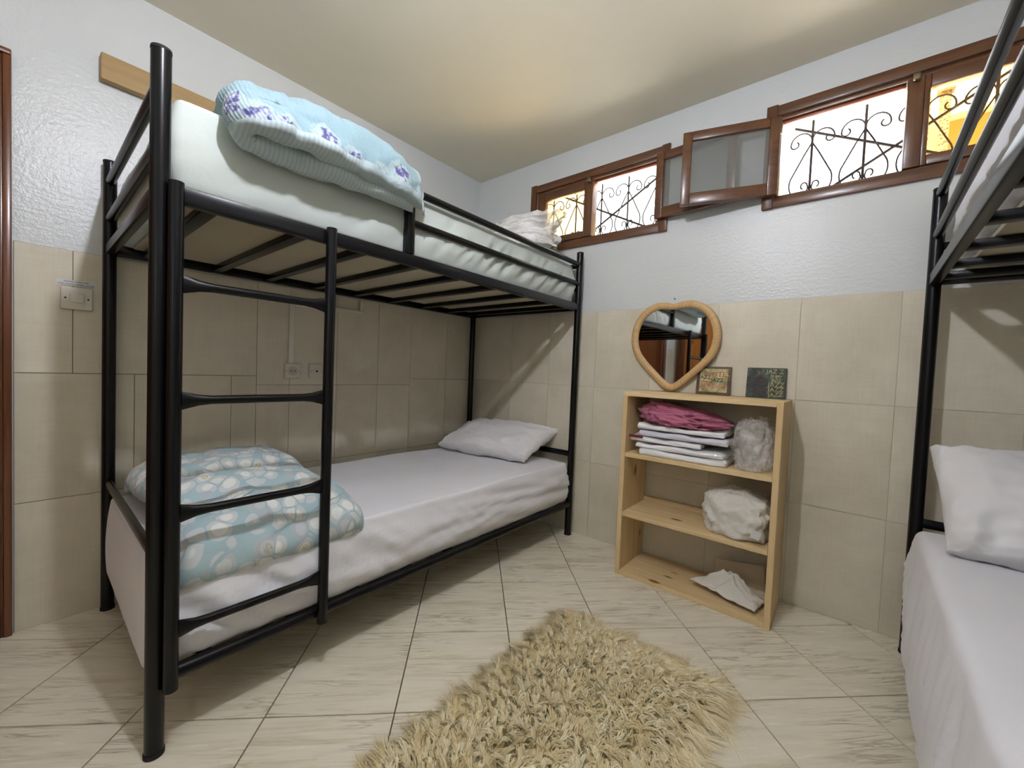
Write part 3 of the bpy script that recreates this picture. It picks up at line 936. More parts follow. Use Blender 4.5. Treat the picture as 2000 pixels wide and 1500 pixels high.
# ------------------------------------------------------------------ pillows
def pillow(name, label, center, ex, ey, ez, T0, seed, nu=64, nv=48, mat=None, part='case', sag=0, cat='pillow', pin=.045, wr=1.0):
    """ex, ey: half-edge vectors; ez: up; corners are pulled out, edges pulled in"""
    root = thing(name, label, cat, center)
    u = np.linspace(-1, 1, nu); v = np.linspace(-1, 1, nv)
    U, Vv = np.meshgrid(u, v, indexing='ij')
    Us, Vs = np.sin(U * PI / 2), np.sin(Vv * PI / 2)
    x = Us * (1 - pin * (1 - Vs ** 2)); y = Vs * (1 - pin * (1 - Us ** 2))
    ex, ey, ez = (np.array(k, float) for k in (ex, ey, ez))
    M = x[..., None] * ex + y[..., None] * ey + (sag * (Us ** 2 + Vs ** 2) * -1)[..., None] * ez
    h = T0 * np.power(np.clip((1 - Us ** 2) * (1 - Vs ** 2), 0, 1), .42)
    q = np.stack([U * 2.4 + seed, Vv * 2.0, np.full_like(U, seed)], -1)
    rad = np.stack([np.arctan2(Vs, Us) * 3.2, np.hypot(U, Vv) * .8 + seed, np.full_like(U, seed)], -1)
    edge = np.clip(np.maximum(np.abs(U), np.abs(Vv)), 0, 1)
    d = wr * (.11 * fbm(q * 1.3, 3) * T0 * 2 + .16 * T0 * ridge(rad, 2) * edge ** 1.5 + .06 * T0 * ridge(q * 1.6 + 5, 2)) * np.clip((1 - edge) * 6, 0, 1)
    puffy(part, M, h, mat or MAT['pillow'], root, disp=(d, d))
    return root
def frame_from(c00, c10, c01):
    c00, c10, c01 = Vector(c00), Vector(c10), Vector(c01)
    ex, ey = (c10 - c00) / 2, (c01 - c00) / 2
    return (c00 + ex + ey), ex, ey, ex.cross(ey).normalized()
c, ex, ey, ez = frame_from((.165, -.462, .505), (.815, -.352, .500), (.165, -.120, .640))
pillow('pillow', 'plump white pillow propped at the head of the lower left berth', c, ex * 1.02, ey * 1.05, ez, .075, 3.1)
# pillow on the right lower berth
c, ex, ey, ez = frame_from((2.556, -.415, .532), (3.22, -.405, .532), (2.538, -.150, .795))
pillow('pillow', 'large white pillow leaning at the head of the lower right berth', c, ex * 1.02, ey * 1.10, ez, .105, 9.4, pin=.025)
# pillow in a clear bag on the upper left berth
c, ex, ey, ez = frame_from((.42, -.44, 1.790), (.88, -.42, 1.778), (.42, -.175, 1.86))
pb = pillow('bagged_pillow', 'white pillow in a clear plastic bag on the upper left berth by the window', c, ex, ey, ez, .060, 5.7)
nu, nv = 44, 40
U, Vv = np.meshgrid(np.linspace(0, 1, nu), np.linspace(0, 1, nv), indexing='ij')
ang = U * 2 * PI
fl_ = Vv
rx_ = .255 - .05 * np.sin(fl_ * PI) + .02 * fl_; ry_ = .155 - .06 * fl_
X = rx_ * np.cos(ang) + .07 * fl_ * 0; Y = ry_ * np.sin(ang)
Zb = -.055 + .185 * fl_
q = np.stack([np.cos(ang) * 2.2, np.sin(ang) * 2.2, fl_ * 3], -1)
dsp = .020 * ridge(q * 1.7, 3)
M = np.stack([X + dsp * np.cos(ang) + .06 * fl_ ** 2, Y + dsp * np.sin(ang), Zb + .016 * noise(q * 2.0) * fl_], -1)
idx = np.arange(nu * nv).reshape(nu, nv)
q4 = np.stack([idx[:-1, :-1], idx[1:, :-1], idx[1:, 1:], idx[:-1, 1:]], -1).reshape(-1, 4)
np_mesh('plastic_bag', M.reshape(-1, 3), q4, MAT['clear2'], pb)

# ------------------------------------------------------------------ quilts
def smooth_path(P, n):
    """Catmull-Rom through P, resampled to n points by arc length"""
    P = np.asarray(P, float)
    Q = np.vstack([2 * P[0] - P[1], P, 2 * P[-1] - P[-2]])
    out = []
    for i in range(1, len(Q) - 2):
        t = np.linspace(0, 1, 24, endpoint=False)[:, None]
        a, b, c, d = Q[i - 1], Q[i], Q[i + 1], Q[i + 2]
        out.append(.5 * ((2 * b) + (-a + c) * t + (2 * a - 5 * b + 4 * c - d) * t ** 2 + (-a + 3 * b - 3 * c + d) * t ** 3))
    out = np.vstack(out + [P[-1:]])
    s = np.r_[0, np.cumsum(np.linalg.norm(np.diff(out, axis=0), axis=1))]
    k = np.linspace(0, s[-1], n)
    return np.stack([np.interp(k, s, out[:, j]) for j in range(out.shape[1])], -1)

def rim_w(n, w, edge):
    t = np.linspace(0, 1, n)
    d = np.minimum(t, 1 - t)
    return w * np.sqrt(np.clip(1 - (1 - np.clip(d / edge, 0, 1)) ** 2, 0, 1))

# upper quilt: one thick sheet folded double, fold to the left, open end towards the room
qroot = thing('quilt', 'aqua quilt with lilac posies folded double across the upper left berth', 'quilt', (.62, -1.52, 1.70))
n_s, n_t = 150, 110
# hairpin in (y, h): lower layer right -> left, fold, upper layer left -> right
def hairpin(yl, yr_lo, yr_hi, h0, h1):
    hm = (h0 + h1) / 2; r = (h1 - h0) / 2
    lo = [(yr_lo, h0), ((yr_lo * 2 + yl) / 3, h0), ((yr_lo + 2 * yl) / 3, h0), (yl + r * 1.1, h0)]
    fo = [(yl + r - r * 1.05 * math.sin(a) * 1.0, hm - r * math.cos(a)) for a in np.linspace(.5, PI - .5, 5)]
    hi = [(yl + r * 1.1, h1), ((yr_hi + 2 * yl) / 3, h1 + .012), ((yr_hi * 2 + yl) / 3, h1 + .004), (yr_hi, h1 - .030)]
    return smooth_path(lo + fo + hi, n_s)
# track of the bottom surface from the open front end (t=0) to the wall side (t=1): x, z, outward normal angle
trk = smooth_path([(.976, 1.588), (.964, 1.645), (.940, 1.694), (.87, 1.714), (.72, 1.722), (.50, 1.722), (.30, 1.720), (.16, 1.718)], n_t)
tan = np.gradient(trk, axis=0); tan /= np.linalg.norm(tan, axis=1)[:, None]
nrm = np.stack([tan[:, 1], -tan[:, 0]], -1)      # outward: +x at the front, up on top
nrm[:, 0], nrm[:, 1] = np.abs(nrm[:, 0]) * .35, np.abs(nrm[:, 1])
nrm /= np.linalg.norm(nrm, axis=1)[:, None]
Mq = np.zeros((n_s, n_t, 3))
for j in range(n_t):
    t = j / (n_t - 1)
    a = min(1, t / .60)
    sm_ = a * a * (3 - 2 * a)
    th = .060 + .020 * sm_                # spacing of the two layers grows away from the open end
    yl = -1.90 + .055 * sm_ - .02 * t
    yrl, yrh = -1.345 + .17 * sm_, -1.318 + .215 * sm_
    hp = hairpin(yl, yrl, yrh, 
                 .026 + .004 * sm_, .026 + .004 * sm_ + th)
    tp = np.clip((hp[:, 0] - yl) / .42, 0, 1); tp = tp * tp * (3 - 2 * tp)
    tp = 1 - (1 - tp) * .72 * min(1, t / .35)
    hp[:, 1] = .020 + (hp[:, 1] - .020) * tp
    Mq[:, j, 0] = trk[j, 0] + nrm[j, 0] * hp[:, 1]
    Mq[:, j, 1] = hp[:, 0]
    Mq[:, j, 2] = trk[j, 1] + nrm[j, 1] * hp[:, 1]
P = Mq.copy()
crumple = .015 * fbm(P * np.array([5, 5, 7]) + 3, 3)
Mq = Mq + grid_normals(Mq) * crumple[..., None]
w = np.outer(rim_w(n_s, 1, .05), rim_w(n_t, 1, .05)) * .030
w *= (1 + .22 * fbm(P * 7 + 1, 2))
d = .0085 * ridge(P * np.array([8, 12, 8]) + 8, 2) * np.outer(rim_w(n_s, 1, .06), rim_w(n_t, 1, .06))
qm = puffy('cover', Mq - np.array([.62, -1.52, 1.70]), w, MAT['duvet_quilt'], qroot, disp=(d, d))
# striped lining: the inner side of the fold
nq = len(qm.data.vertices)
qm.data.materials.append(MAT['stripe'])
npoly = len(qm.data.polygons)
half = npoly // 2
mi = np.zeros(npoly, np.int32)
ss = np.repeat(np.arange(n_s - 1), n_t - 1)
tt = np.tile(np.arange(n_t - 1), n_s - 1)
inner_first = grid_normals(Mq)[n_s - 12, n_t // 2, 2] < 0      # which shell faces the slit
front = (tt < 26)
sel = front & (ss > 8)
rim_f = (tt < 3)
if inner_first: mi[:half][sel] = 1
else: mi[half:][sel] = 1
mi[:half][rim_f] = 1; mi[half:][rim_f] = 1
lower_front = (tt < 12) & (ss < 62)
mi[:half][lower_front] = 1; mi[half:][lower_front] = 1
qm.data.materials.append(MAT['lace'])
lace = (ss > n_s - 9) | ((tt < 4) & (ss > 112))
mi[:half][lace] = 2; mi[half:][lace] = 2
qm.data.polygons.foreach_set('material_index', mi)
# ruffled lace along the right end of the upper layer and along the front rim
lace_pts = [Vector(Mq[n_s - 2, j]) - Vector((.62, -1.52, 1.70)) for j in range(1, n_t - 20, 1)]
V, F = [], []
for k, p in enumerate(lace_pts):
    w_ = .022 + .004 * math.sin(k * 1.3)
    ph = math.sin(k * 1.15) * .008
    V += [(p.x, p.y - .008, p.z + .02 + ph * .3), (p.x + ph * .5, p.y + .012, p.z + .004 + ph), (p.x + ph, p.y + .018 - ph * .4, p.z - w_)]
for k in range(len(lace_pts) - 1):
    for c_ in (0, 1):
        a = k * 3 + c_
        F.append((a, a + 3, a + 4, a + 1))
lo_ = np_mesh('lace_trim', V, F, MAT['lace'], qroot)
sol = lo_.modifiers.new('thickness', 'SOLIDIFY'); sol.thickness = .004

# lower quilt: loose heap at the foot of the lower berth
q2 = thing('quilt', 'aqua and white petal-print quilt heaped at the foot of the lower left berth', 'quilt', (.55, -1.74, .46))
nu, nv = 120, 130
U, Vv = np.meshgrid(np.linspace(0, 1, nu), np.linspace(0, 1, nv), indexing='ij')     # u: foot -> head, v: wall -> room
yf = -2.020 - .004 * np.sin(Vv * 9)
yh = -1.455 - .040 * Vv + .020 * np.sin(Vv * 7 + 1)
Yq = yf + (yh - yf) * U
trk = smooth_path([(.085, .478), (.13, .545), (.30, .560), (.55, .558), (.76, .540), (.87, .505), (.925, .465), (.947, .412)], nv)
Xq = np.broadcast_to(trk[:, 0], (nu, nv)).copy(); Zq = np.broadcast_to(trk[:, 1], (nu, nv)).copy()
mound = np.power(np.clip(np.sin(np.clip(U * .92 + .08, 0, 1) * PI), 0, 1), .5)
Zq = .470 + (Zq - .470) * np.where(Zq > .47, (.25 + .75 * mound), 1)
M2 = np.stack([Xq, Yq, Zq], -1)
pp = M2 * np.array([4.2, 3.6, 4]) + 11
M2[..., 2] += .016 * fbm(pp, 3) * mound
# two long soft folds running from the foot to the head
for c0, sl, am, wd in ((.42, -.10, .030, .055), (.70, .12, .022, .040), (.86, -.12, .020, .035)):
    dd = (Vv - (c0 + sl * (U - .5))) / wd
    M2[..., 2] += am * np.exp(-dd ** 2) * mound - am * .55 * np.exp(-(dd - 1.7) ** 2) * mound
w = np.outer(rim_w(nu, 1, .22), rim_w(nv, 1, .10)) * .060 * (1 + .25 * fbm(pp * 1.6, 2))
wb_ = np.outer(rim_w(nu, 1, .14), rim_w(nv, 1, .07)) * .030
d = .012 * ridge(np.stack([Xq * 9, Yq * 5, Zq * 6], -1) + 21, 2) * np.outer(rim_w(nu, 1, .1), rim_w(nv, 1, .1))
puffy('cover', (M2 - np.array([.55, -1.74, .46]))[:, ::-1], w[:, ::-1], MAT['duvet_floral'], q2, wb=wb_[:, ::-1], disp=(d[:, ::-1], d * 0))

# ================================================================== BOOKCASE
BX0, BX1, BY0, BY1, BH = 1.404, 2.092, -.312, -.012, .945
bk = thing('bookcase', 'low open pine bookcase under the heart mirror', 'bookcase', ((BX0 + BX1) / 2, (BY0 + BY1) / 2, 0))
bl = lambda x: x - (BX0 + BX1) / 2
bw = lambda y: y - (BY0 + BY1) / 2
t = .024
MB().box(bl(BX0), bl(BX0 + t), bw(BY0), bw(BY1), 0, BH - .0235, .0015, 1).build('side_panel', MAT['pine_z'], bk, 30)
MB().box(bl(BX1 - t), bl(BX1), bw(BY0), bw(BY1), 0, BH, .0015, 1).build('side_panel', MAT['pine_z'], bk, 30)
MB().box(bl(BX0), bl(BX1 - t - .0005), bw(BY0), bw(BY1), BH - .023, BH, .0015, 1).build('top_panel', MAT['pine_x'], bk, 30)
SH = (.634, .328)
for z in SH:
    MB().box(bl(BX0 + t + .0005), bl(BX1 - t - .0005), bw(BY0 + .001), bw(BY1), z - .022, z, .0015, 1).build('shelf', MAT['pine_x'], bk, 30)
MB().box(bl(BX0 + t + .0005), bl(BX1 - t - .0005), bw(BY0 + .001), bw(BY1), .001, .023, .0015, 1).build('bottom_panel', MAT['pine_x'], bk, 30)
MB().box(bl(BX0 + t + .001), bl(BX1 - t - .001), bw(BY1 - .018), bw(BY1), .3285, .352, .001, 1).build('back_rail', MAT['pine_x'], bk, 30)

# ------------------------------------------------------------------ things on the shelves
def blob(name, part, label, cat, center, half, seed, mat, rough=1.0, flat=.0, n=56, power=2.6, freq=3.0, group=None, lean=0.0):
    """crumpled cloth: a superellipsoid broken by folded noise, resting on its flat base"""
    root = thing(name, label, cat, center)
    th = np.linspace(0, 2 * PI, n * 2 + 1)[:-1]; ph = np.linspace(-PI / 2, PI / 2, n)
    TH_, PH = np.meshgrid(th, ph, indexing='ij')
    sp = lambda a, e: np.sign(a) * np.abs(a) ** e
    e = 2 / power
    D = np.stack([sp(np.cos(PH), e) * sp(np.cos(TH_), e), sp(np.cos(PH), e) * sp(np.sin(TH_), e), sp(np.sin(PH), e)], -1)
    hx, hy, hz = half
    P = D * np.array([hx, hy, hz])
    q = D * freq + seed
    k = .14 * fbm(q * .7, 2) + .10 * rough * ridge(q * 1.1 + 3, 3) + .05 * rough * ridge(q * 2.6 + 7, 2)
    pole = np.clip(np.cos(PH) * 5, 0, 1)
    k = k * pole + (1 - pole) * .05
    P = P * (1 + k)[..., None]
    P[..., 2] = np.maximum(P[..., 2], -hz * .80) + hz * .80
    P[..., 2] *= 1 - lean * P[..., 0] / hx
    nu, nv = TH_.shape
    idx = np.arange(nu * nv).reshape(nu, nv)
    ni = np.roll(idx, -1, axis=0)
    F = np.stack([idx[:, :-1], ni[:, :-1], ni[:, 1:], idx[:, 1:]], -1).reshape(-1, 4)
    np_mesh(part, P.reshape(-1, 3), F, mat, root)
    return root

def package(label, cx, cy, z, lx, ly, lz, rz, seed, mat, droop=0.0, ripple=.004):
    root = thing('folded_linen', label, 'folded linen', (cx, cy, z), rz, group='folded linen packs on the top shelf')
    V, N, F = rounded_box((-lx / 2, -ly / 2, 0), (lx / 2, ly / 2, lz), lz * .46, .007)
    q = V * np.array([9, 14, 30]) + seed
    d = ripple * fbm(q, 2) + ripple * .8 * ridge(V * np.array([6, 30, 60]) + seed, 2)
    V = V + N * d[:, None]
    e = np.abs(V[:, 0]) / (lx / 2)
    V[:, 2] = np.maximum(V[:, 2], 0) + droop * (V[:, 0] / lx + .5)
    V[:, 1] += .012 * noise(V * np.array([7, 0, 0]) + seed)
    V[:, 2] = np.maximum(V[:, 2] + .55 * lz * noise(np.stack([V[:, 0] * 9, V[:, 1] * 6, 0 * V[:, 0]], -1) + seed) * np.clip(V[:, 2] / lz, 0, 1), 0)
    o = np_mesh('pack', V, F, mat, root)
    return root
pz = SH[0] + .001
pk = [
    ('white linen pack at the very bottom of the pile beside the clear bag', 1.690, -.195, .395, .21, .034, 0.02, 'packed_white'),
    ('white linen pack lying second from the bottom of the shelf pile', 1.680, -.200, .405, .21, .030, -.02, 'packed_white'),
    ('white linen pack with a maroon label sticking out to the left', 1.610, -.195, .335, .20, .030, .03, 'packed_white'),
    ('shiny lilac-grey linen pack in the middle of the shelf pile', 1.690, -.190, .410, .21, .034, -.015, 'packed_grey'),
    ('white linen pack directly under the pink sheet', 1.675, -.180, .395, .21, .030, .01, 'packed_white'),
]
roots = []
for i, (lab, cx, cy, lx, ly, lz, rz, mt) in enumerate(pk):
    lz *= .8
    o = package(lab, cx, cy, pz, lx, ly, lz, rz, 3.7 * i + 2, MAT[mt])
    roots.append(o)
    pz += lz + .0062
lb = MB().box(-.170, -.100, -.099, -.094, .018, .031, .001, 1).build('label_tag', MAT['maroon'], roots[2])
lb.location = (0, -.006, 0)
blob('pink_sheet', 'cloth', 'crumpled dusty pink sheet on top of the folded linen', 'sheet', (1.672, -.185, pz - .004), (.160, .093, .047), 4.2, MAT['pink'], 1.9, freq=2.7, power=2.3, lean=.28)
blob('plastic_bag', 'film', 'crinkled clear plastic bag right of the linen pile', 'bag', (1.980, -.195, SH[0] + .001), (.076, .086, .118), 8.8, MAT['clear'], .9, freq=2.8, power=2.5)
wbn = blob('cloth_bundle', 'cloth', 'bundled white cloth with a care tag on the middle shelf', 'cloth', (1.930, -.190, SH[1] + .001), (.120, .102, .104), 15.4, MAT['white_bundle'], .95, freq=1.6, power=2.5)
MB().box(.060, .095, -.128, -.125, .055, .090, .001, 1, M=Matrix.Rotation(.25, 4, 'Y')).build('care_tag', MAT['paper'], wbn)
def sheet_scrap(name, label, cat, center, pts, seed, mat, up, n=40):
    """a thin limp sheet: bilinear patch of four corners with folds"""
    root = thing(name, label, cat, center)
    U, Vv = np.meshgrid(np.linspace(0, 1, n), np.linspace(0, 1, n), indexing='ij')
    a, b, c, d = (np.array(p, float) for p in pts)
    M = ((1 - U) * (1 - Vv))[..., None] * a + (U * (1 - Vv))[..., None] * b + (U * Vv)[..., None] * c + ((1 - U) * Vv)[..., None] * d
    q = np.stack([U * 2.2 + seed, Vv * 2.2, np.full_like(U, seed)], -1)
    N = grid_normals(M)
    M = M + N * (up * (ridge(q, 2) * .55 + .35) * (.25 + np.sin(U * PI) * np.sin(Vv * PI)))[..., None]
    M[..., 2] = np.maximum(M[..., 2], .003)
    idx = np.arange(n * n).reshape(n, n)
    F = np.stack([idx[:-1, :-1], idx[1:, :-1], idx[1:, 1:], idx[:-1, 1:]], -1).reshape(-1, 4)
    o = np_mesh('cloth', M.reshape(-1, 3), F, mat, root)
    s_ = o.modifiers.new('thickness', 'SOLIDIFY'); s_.thickness = .003
    return root
sheet_scrap('pillow_cover', 'pale beige wrapping leaning behind the white cloth bundle', 'wrapping', (1.90, -.06, SH[1] + .001), [(-.09, .0, 0), (.15, .0, 0), (.12, .03, .17), (-.05, .03, .19)], 2.2, MAT['beige_paper'], .010)
sheet_scrap('white_cloth', 'crumpled white cloth lying on the bottom board of the bookcase', 'cloth', (1.90, -.20, .024), [(-.155, -.010, .02), (.13, -.085, 0), (.155, .035, .01), (-.06, .06, .02)], 7.4, MAT['white_bundle'], .085, 60)
sheet_scrap('wrapping_sheet', 'beige wrapping sheet standing behind the white cloth on the bottom board', 'wrapping', (1.93, -.10, .024), [(-.10, .0, 0), (.12, .0, 0), (.10, .05, .135), (-.11, .04, .105)], 12.1, MAT['beige_paper'], .018)
chip = MB().box(-.009, .009, -.003, .003, 0, .004, .001, 1, M=Matrix.Rotation(.4, 4, 'Z')).build('wood_chip', MAT['paper'])
chip.location = (1.495, -.235, .0235)
props(chip, 'tiny pale wood chip on the bottom board of the bookcase', 'wood chip')

# ------------------------------------------------------------------ heart mirror
def heart_pts(s, n=72):
    """outline of the mirror: two low lobes, a blunt rounded point below"""
    key = [(0, .222), (.05, .236), (.105, .234), (.16, .208), (.207, .158), (.232, .095), (.2365, .03), (.222, -.035), (.188, -.088), (.13, -.148), (.07, -.204), (.030, -.235), (0, -.243)]
    P = np.array(key + [(-x, y) for x, y in key[-2:0:-1]])
    Q = np.vstack([P, P[:1]])
    Q[0] = Q[-1] = (0, .224)
    return smooth_path(Q, n + 1)[:-1] * s
hm = thing('heart_mirror', 'heart-shaped mirror in a pale cane frame on the tiled wall', 'mirror', (1.546, -.0170, 1.196), math.radians(-2.6))
op, ip = heart_pts(1.0), None
cen = np.array([0, .0])
d_ = np.gradient(np.vstack([op[-1:], op, op[:1]]), axis=0)[1:-1]
nn = np.stack([-d_[:, 1], d_[:, 0]], -1); nn /= np.linalg.norm(nn, axis=1)[:, None]
if ((op + nn * .01) ** 2).sum() > (op ** 2).sum(): nn = -nn
ip = op + nn * .034
# smooth the inner line so that the notch stays soft
for _ in range(3): ip = .5 * ip + .25 * (np.roll(ip, 1, 0) + np.roll(ip, -1, 0))
prof = [(0, 0), (0, .020), (.12, .026), (.5, .029), (.88, .026), (1, .020), (1, .0)]
n = len(op)
V, F = [], []
for k in range(n):
    for f, h in prof:
        p = op[k] * (1 - f) + ip[k] * f
        V.append((p[0], -h, p[1]))
m_ = len(prof)
for k in range(n):
    for j in range(m_):
        a, b = k * m_ + j, k * m_ + (j + 1) % m_
        c_, e_ = ((k + 1) % n) * m_ + (j + 1) % m_, ((k + 1) % n) * m_ + j
        F.append((a, e_, c_, b))
def rattan_mat():
    m = Mat('wrapped_cane'); p = m.coord('Object')
    sx = m.n('ShaderNodeSeparateXYZ'); m.l(p, sx.inputs[0])
    a = m.math('ARCTAN2', sx.outputs[2], sx.outputs[0])
    w = m.noise(m.mapping(a, scale=(9, 9, 9)), 3, 5, .7)
    col = m.ramp(w, [(.3, lin((176, 138, 90))), (.62, lin((214, 180, 128)))])
    m.set(Base_Color=col, Roughness=.5)
    m.bump(w, .25, .003)
    return m.m
np_mesh('frame', V, F, rattan_mat(), hm)
mb = MB(); mb.prism([(p[0] * 1.0 - 0, p[1]) for p in (ip + (op - ip) * .08)], .002, .012, M=Matrix(((1, 0, 0, 0), (0, 0, -1, 0), (0, 1, 0, 0), (0, 0, 0, 1))))
mb.build('mirror_glass', MAT['mirror'], hm, smooth=0)
nl = MB().tube([(0, 0, 0), (0, -.016, .003)], .0025, 8).build('nail', MAT['iron'])
nl.location = (1.535, -.0008, 1.452)
props(nl, 'small nail in the white wall just above the heart mirror', 'nail')

# ------------------------------------------------------------------ two small plaques
def plaque(name, label, x0, x1, z0, z1, edge, face):
    tilt = math.atan2(.022, z1 - z0)
    root = thing(name, label, 'plaque', ((x0 + x1) / 2, -.040, z0))
    M = Matrix.Rotation(-tilt, 4, 'X')
    w = x1 - x0; h = (z1 - z0) / math.cos(tilt)
    MB().box(-w / 2, w / 2, 0, .010, .0, h, .003, M=M).build('board', edge, root)
    return root, M, w, h
def face_matrix(M, x, z, y=-.0012, rz=0):
    """plane of the plaque front: text x -> x, text y -> z"""
    return M @ Matrix(((1, 0, 0, x), (0, 0, 1, y), (0, 1, 0, z), (0, 0, 0, 1))) @ Matrix.Rotation(rz, 4, 'Z')
def worn(name, a, b, s=30):
    m = Mat(name); p = m.coord('Object')
    m.set(Base_Color=m.ramp(m.noise(p, s, 5, .65), [(.38, lin(a)), (.56, lin(b))]), Roughness=.6)
    return m.m
pl, M, w, h = plaque('jazz_plaque', 'small cream plaque with red and black lettering half behind the heart mirror', 1.676, 1.836, .946, 1.090, worn('worn_brown_edge', (70, 56, 44), (96, 80, 62)), None)
MB().box(-w / 2 + .016, w / 2 - .014, -.0012, 0, .014, h - .012, .0005, 1, M=M).build('cream_print', worn('worn_cream', (128, 122, 84), (196, 184, 138), 24), pl)
red = worn('worn_red_ink', (150, 70, 48), (184, 112, 76), 60)
text_part('red_lettering', 'NOTES', .036, red, pl, face_matrix(M, .018, .104, -.0018))
text_part('red_lettering', 'IMPROVISE', .026, red, pl, face_matrix(M, 0, .044, -.0018) @ Matrix.Diagonal((1, 1.25, 1, 1)))
text_part('black_lettering', 'JAZZ', .026, MAT['ink'], pl, face_matrix(M, -.040, .088, -.0018))
text_part('black_lettering', 'JAZZ', .026, MAT['ink'], pl, face_matrix(M, .020, .075, -.0018))
MB().box(-.050, -.012, -.0018, -.0011, .062, .068, M=M).build('red_rule', red, pl, smooth=0)
pl, M, w, h = plaque('jazz_plaque', 'small dark green plaque of a musician with JAZZ lettering at the right end', 1.905, 2.066, .946, 1.090, worn('dark_green_board', (42, 46, 42), (74, 88, 80), 34), None)
dk = worn('musician_black', (28, 26, 24), (56, 50, 48), 50)
body = [(-.052, .010), (-.050, .040), (-.060, .050), (-.064, .075), (-.054, .092), (-.036, .100), (-.026, .106), (-.018, .106), (-.006, .100), (.006, .088), (.012, .068), (.004, .056), (-.006, .052), (.004, .036), (.006, .010)]
FM = face_matrix(M, 0, 0, -.0016)
MB().prism(body, 0, .0014, M=FM).build('musician_figure', dk, pl, smooth=0)
hd = [(-.024 + .0115 * math.cos(a), .117 + .014 * math.sin(a)) for a in np.linspace(0, 2 * PI, 18)[:-1]]
MB().prism(hd, 0, .0016, M=FM).prism([(-.040, .124), (-.008, .128), (-.010, .136), (-.034, .134)], .0, .0020, M=FM).build('musician_head', worn('musician_grey', (52, 46, 42), (104, 94, 84), 70), pl, smooth=0)
hand = [(.000 + .006 * math.cos(a), .070 + .008 * math.sin(a)) for a in np.linspace(0, 2 * PI, 14)[:-1]]
hand2 = [(-.026 + .006 * math.cos(a), .034 + .009 * math.sin(a)) for a in np.linspace(0, 2 * PI, 14)[:-1]]
ph_ = worn('pale_highlight', (112, 104, 96), (150, 142, 132))
MB().prism(hand, .0014, .0022, M=FM).build('hand', ph_, pl, smooth=0)
MB().prism(hand2, .0014, .0022, M=FM).build('hand', ph_, pl, smooth=0)
ltr = worn('yellow_green_ink', (140, 140, 88), (190, 186, 134), 60)
for s_, x, z, sz, rz in (('JAZ Z', .034, .127, .028, .0), ('Jazz', .036, .108, .024, -.05), ('J ZZ', .044, .098, .022, .05), ('JJazz', .040, .084, .022, .0), ('JAZZ', .042, .064, .030, .0), ('JAZZ', .042, .042, .028, .02), ('JAZZ', .042, .018, .027, .06)):
    text_part('lettering', s_, sz, ltr, pl, face_matrix(M, x, z, -.0022, rz))

# ------------------------------------------------------------------ wall fittings
sw = thing('light_switch', 'white single light switch on the tiles beside the door', 'light switch', (.0052, -2.146, 1.191))
MB().box(0, .012, -.042, .042, 0, .084, .004, 3).build('plate', MAT['white_plastic'], sw)
MB().box(.0122, .018, -.019, .019, .026, .060, .0025, 2, M=Matrix.Translation((0, 0, 0))).build('rocker', MAT['white_plastic'], sw)
for y in (-.030, .030):
    MB().tube([(.0118, y, .042), (.0126, y, .042)], .0032, 10).build('screw', MAT['screw'], sw)
sg = thing('notice_strip', 'small white notice strip above the light switch', 'notice', (.0052, -2.147, 1.280))
MB().box(0, .002, -.050, .050, 0, .022).build('strip', MAT['paper'], sg, smooth=0)
WM = lambda y, z, x=.0024: Matrix(((0, 0, 1, x), (1, 0, 0, y), (0, 1, 0, z), (0, 0, 0, 1)))
text_part('lettering', 'PLEASE TURN OFF', .0080, MAT['ink'], sg, WM(0, .0155), .0003)
text_part('lettering', 'THE LIGHTS WHEN DONE', .0080, MAT['ink'], sg, WM(0, .0055), .0003)
so_ = thing('power_socket', 'white power socket under the cable trunking behind the ladder', 'socket', (.0052, -1.362, .937))
MB().box(0, .012, -.040, .040, 0, .080, .004, 3).build('plate', MAT['white_plastic'], so_)
MB().tube([(.0121, 0, .040), (.0128, 0, .040)], .024, 24).build('well', plain('socket_well', (186, 180, 164), .4), so_)
for y in (-.0095, .0095):
    MB().tube([(.0128, y, .040), (.0134, y, .040)], .0035, 10).build('hole', MAT['screw'], so_)
for y in (-.032, .032):
    MB().tube([(.012, y, .040), (.0127, y, .040)], .0024, 8).build('screw', MAT['screw'], so_)
s2 = thing('aerial_socket', 'white aerial socket with one hole beside the power socket', 'socket', (.0052, -1.236, .938))
MB().box(0, .012, -.040, .040, 0, .080, .004, 3).build('plate', MAT['white_plastic'], s2)
MB().tube([(.0121, 0, .040), (.0130, 0, .040)], .0058, 14).build('hole', MAT['screw'], s2)
for y in (-.030, .030):
    MB().tube([(.012, y, .040), (.0127, y, .040)], .0024, 8).build('screw', MAT['screw'], s2)
ct = thing('cable_trunking', 'beige cable trunking running up from the power socket to the ledge', 'trunking', (.0052, -1.372, 1.017))
tm = plain('beige_trunking', (228, 223, 210), .45)
MB().box(0, .014, -.012, .012, 0, .330, .002).build('upright', tm, ct)
MB().box(0, .014, .0125, .405, .306, .330, .002).build('crosspiece', tm, ct)
MB().box(0, .014, .385, .405, .3305, .385, .002).build('riser', tm, ct)
pk_ = thing('wall_plank', 'raw wooden plank fixed high on the left wall above the bunk', 'plank', (0, -1.70, 2.078))
MB().box(.0005, .040, -.388, .46, 0, .100, .006).build('board', MAT['plank'], pk_)

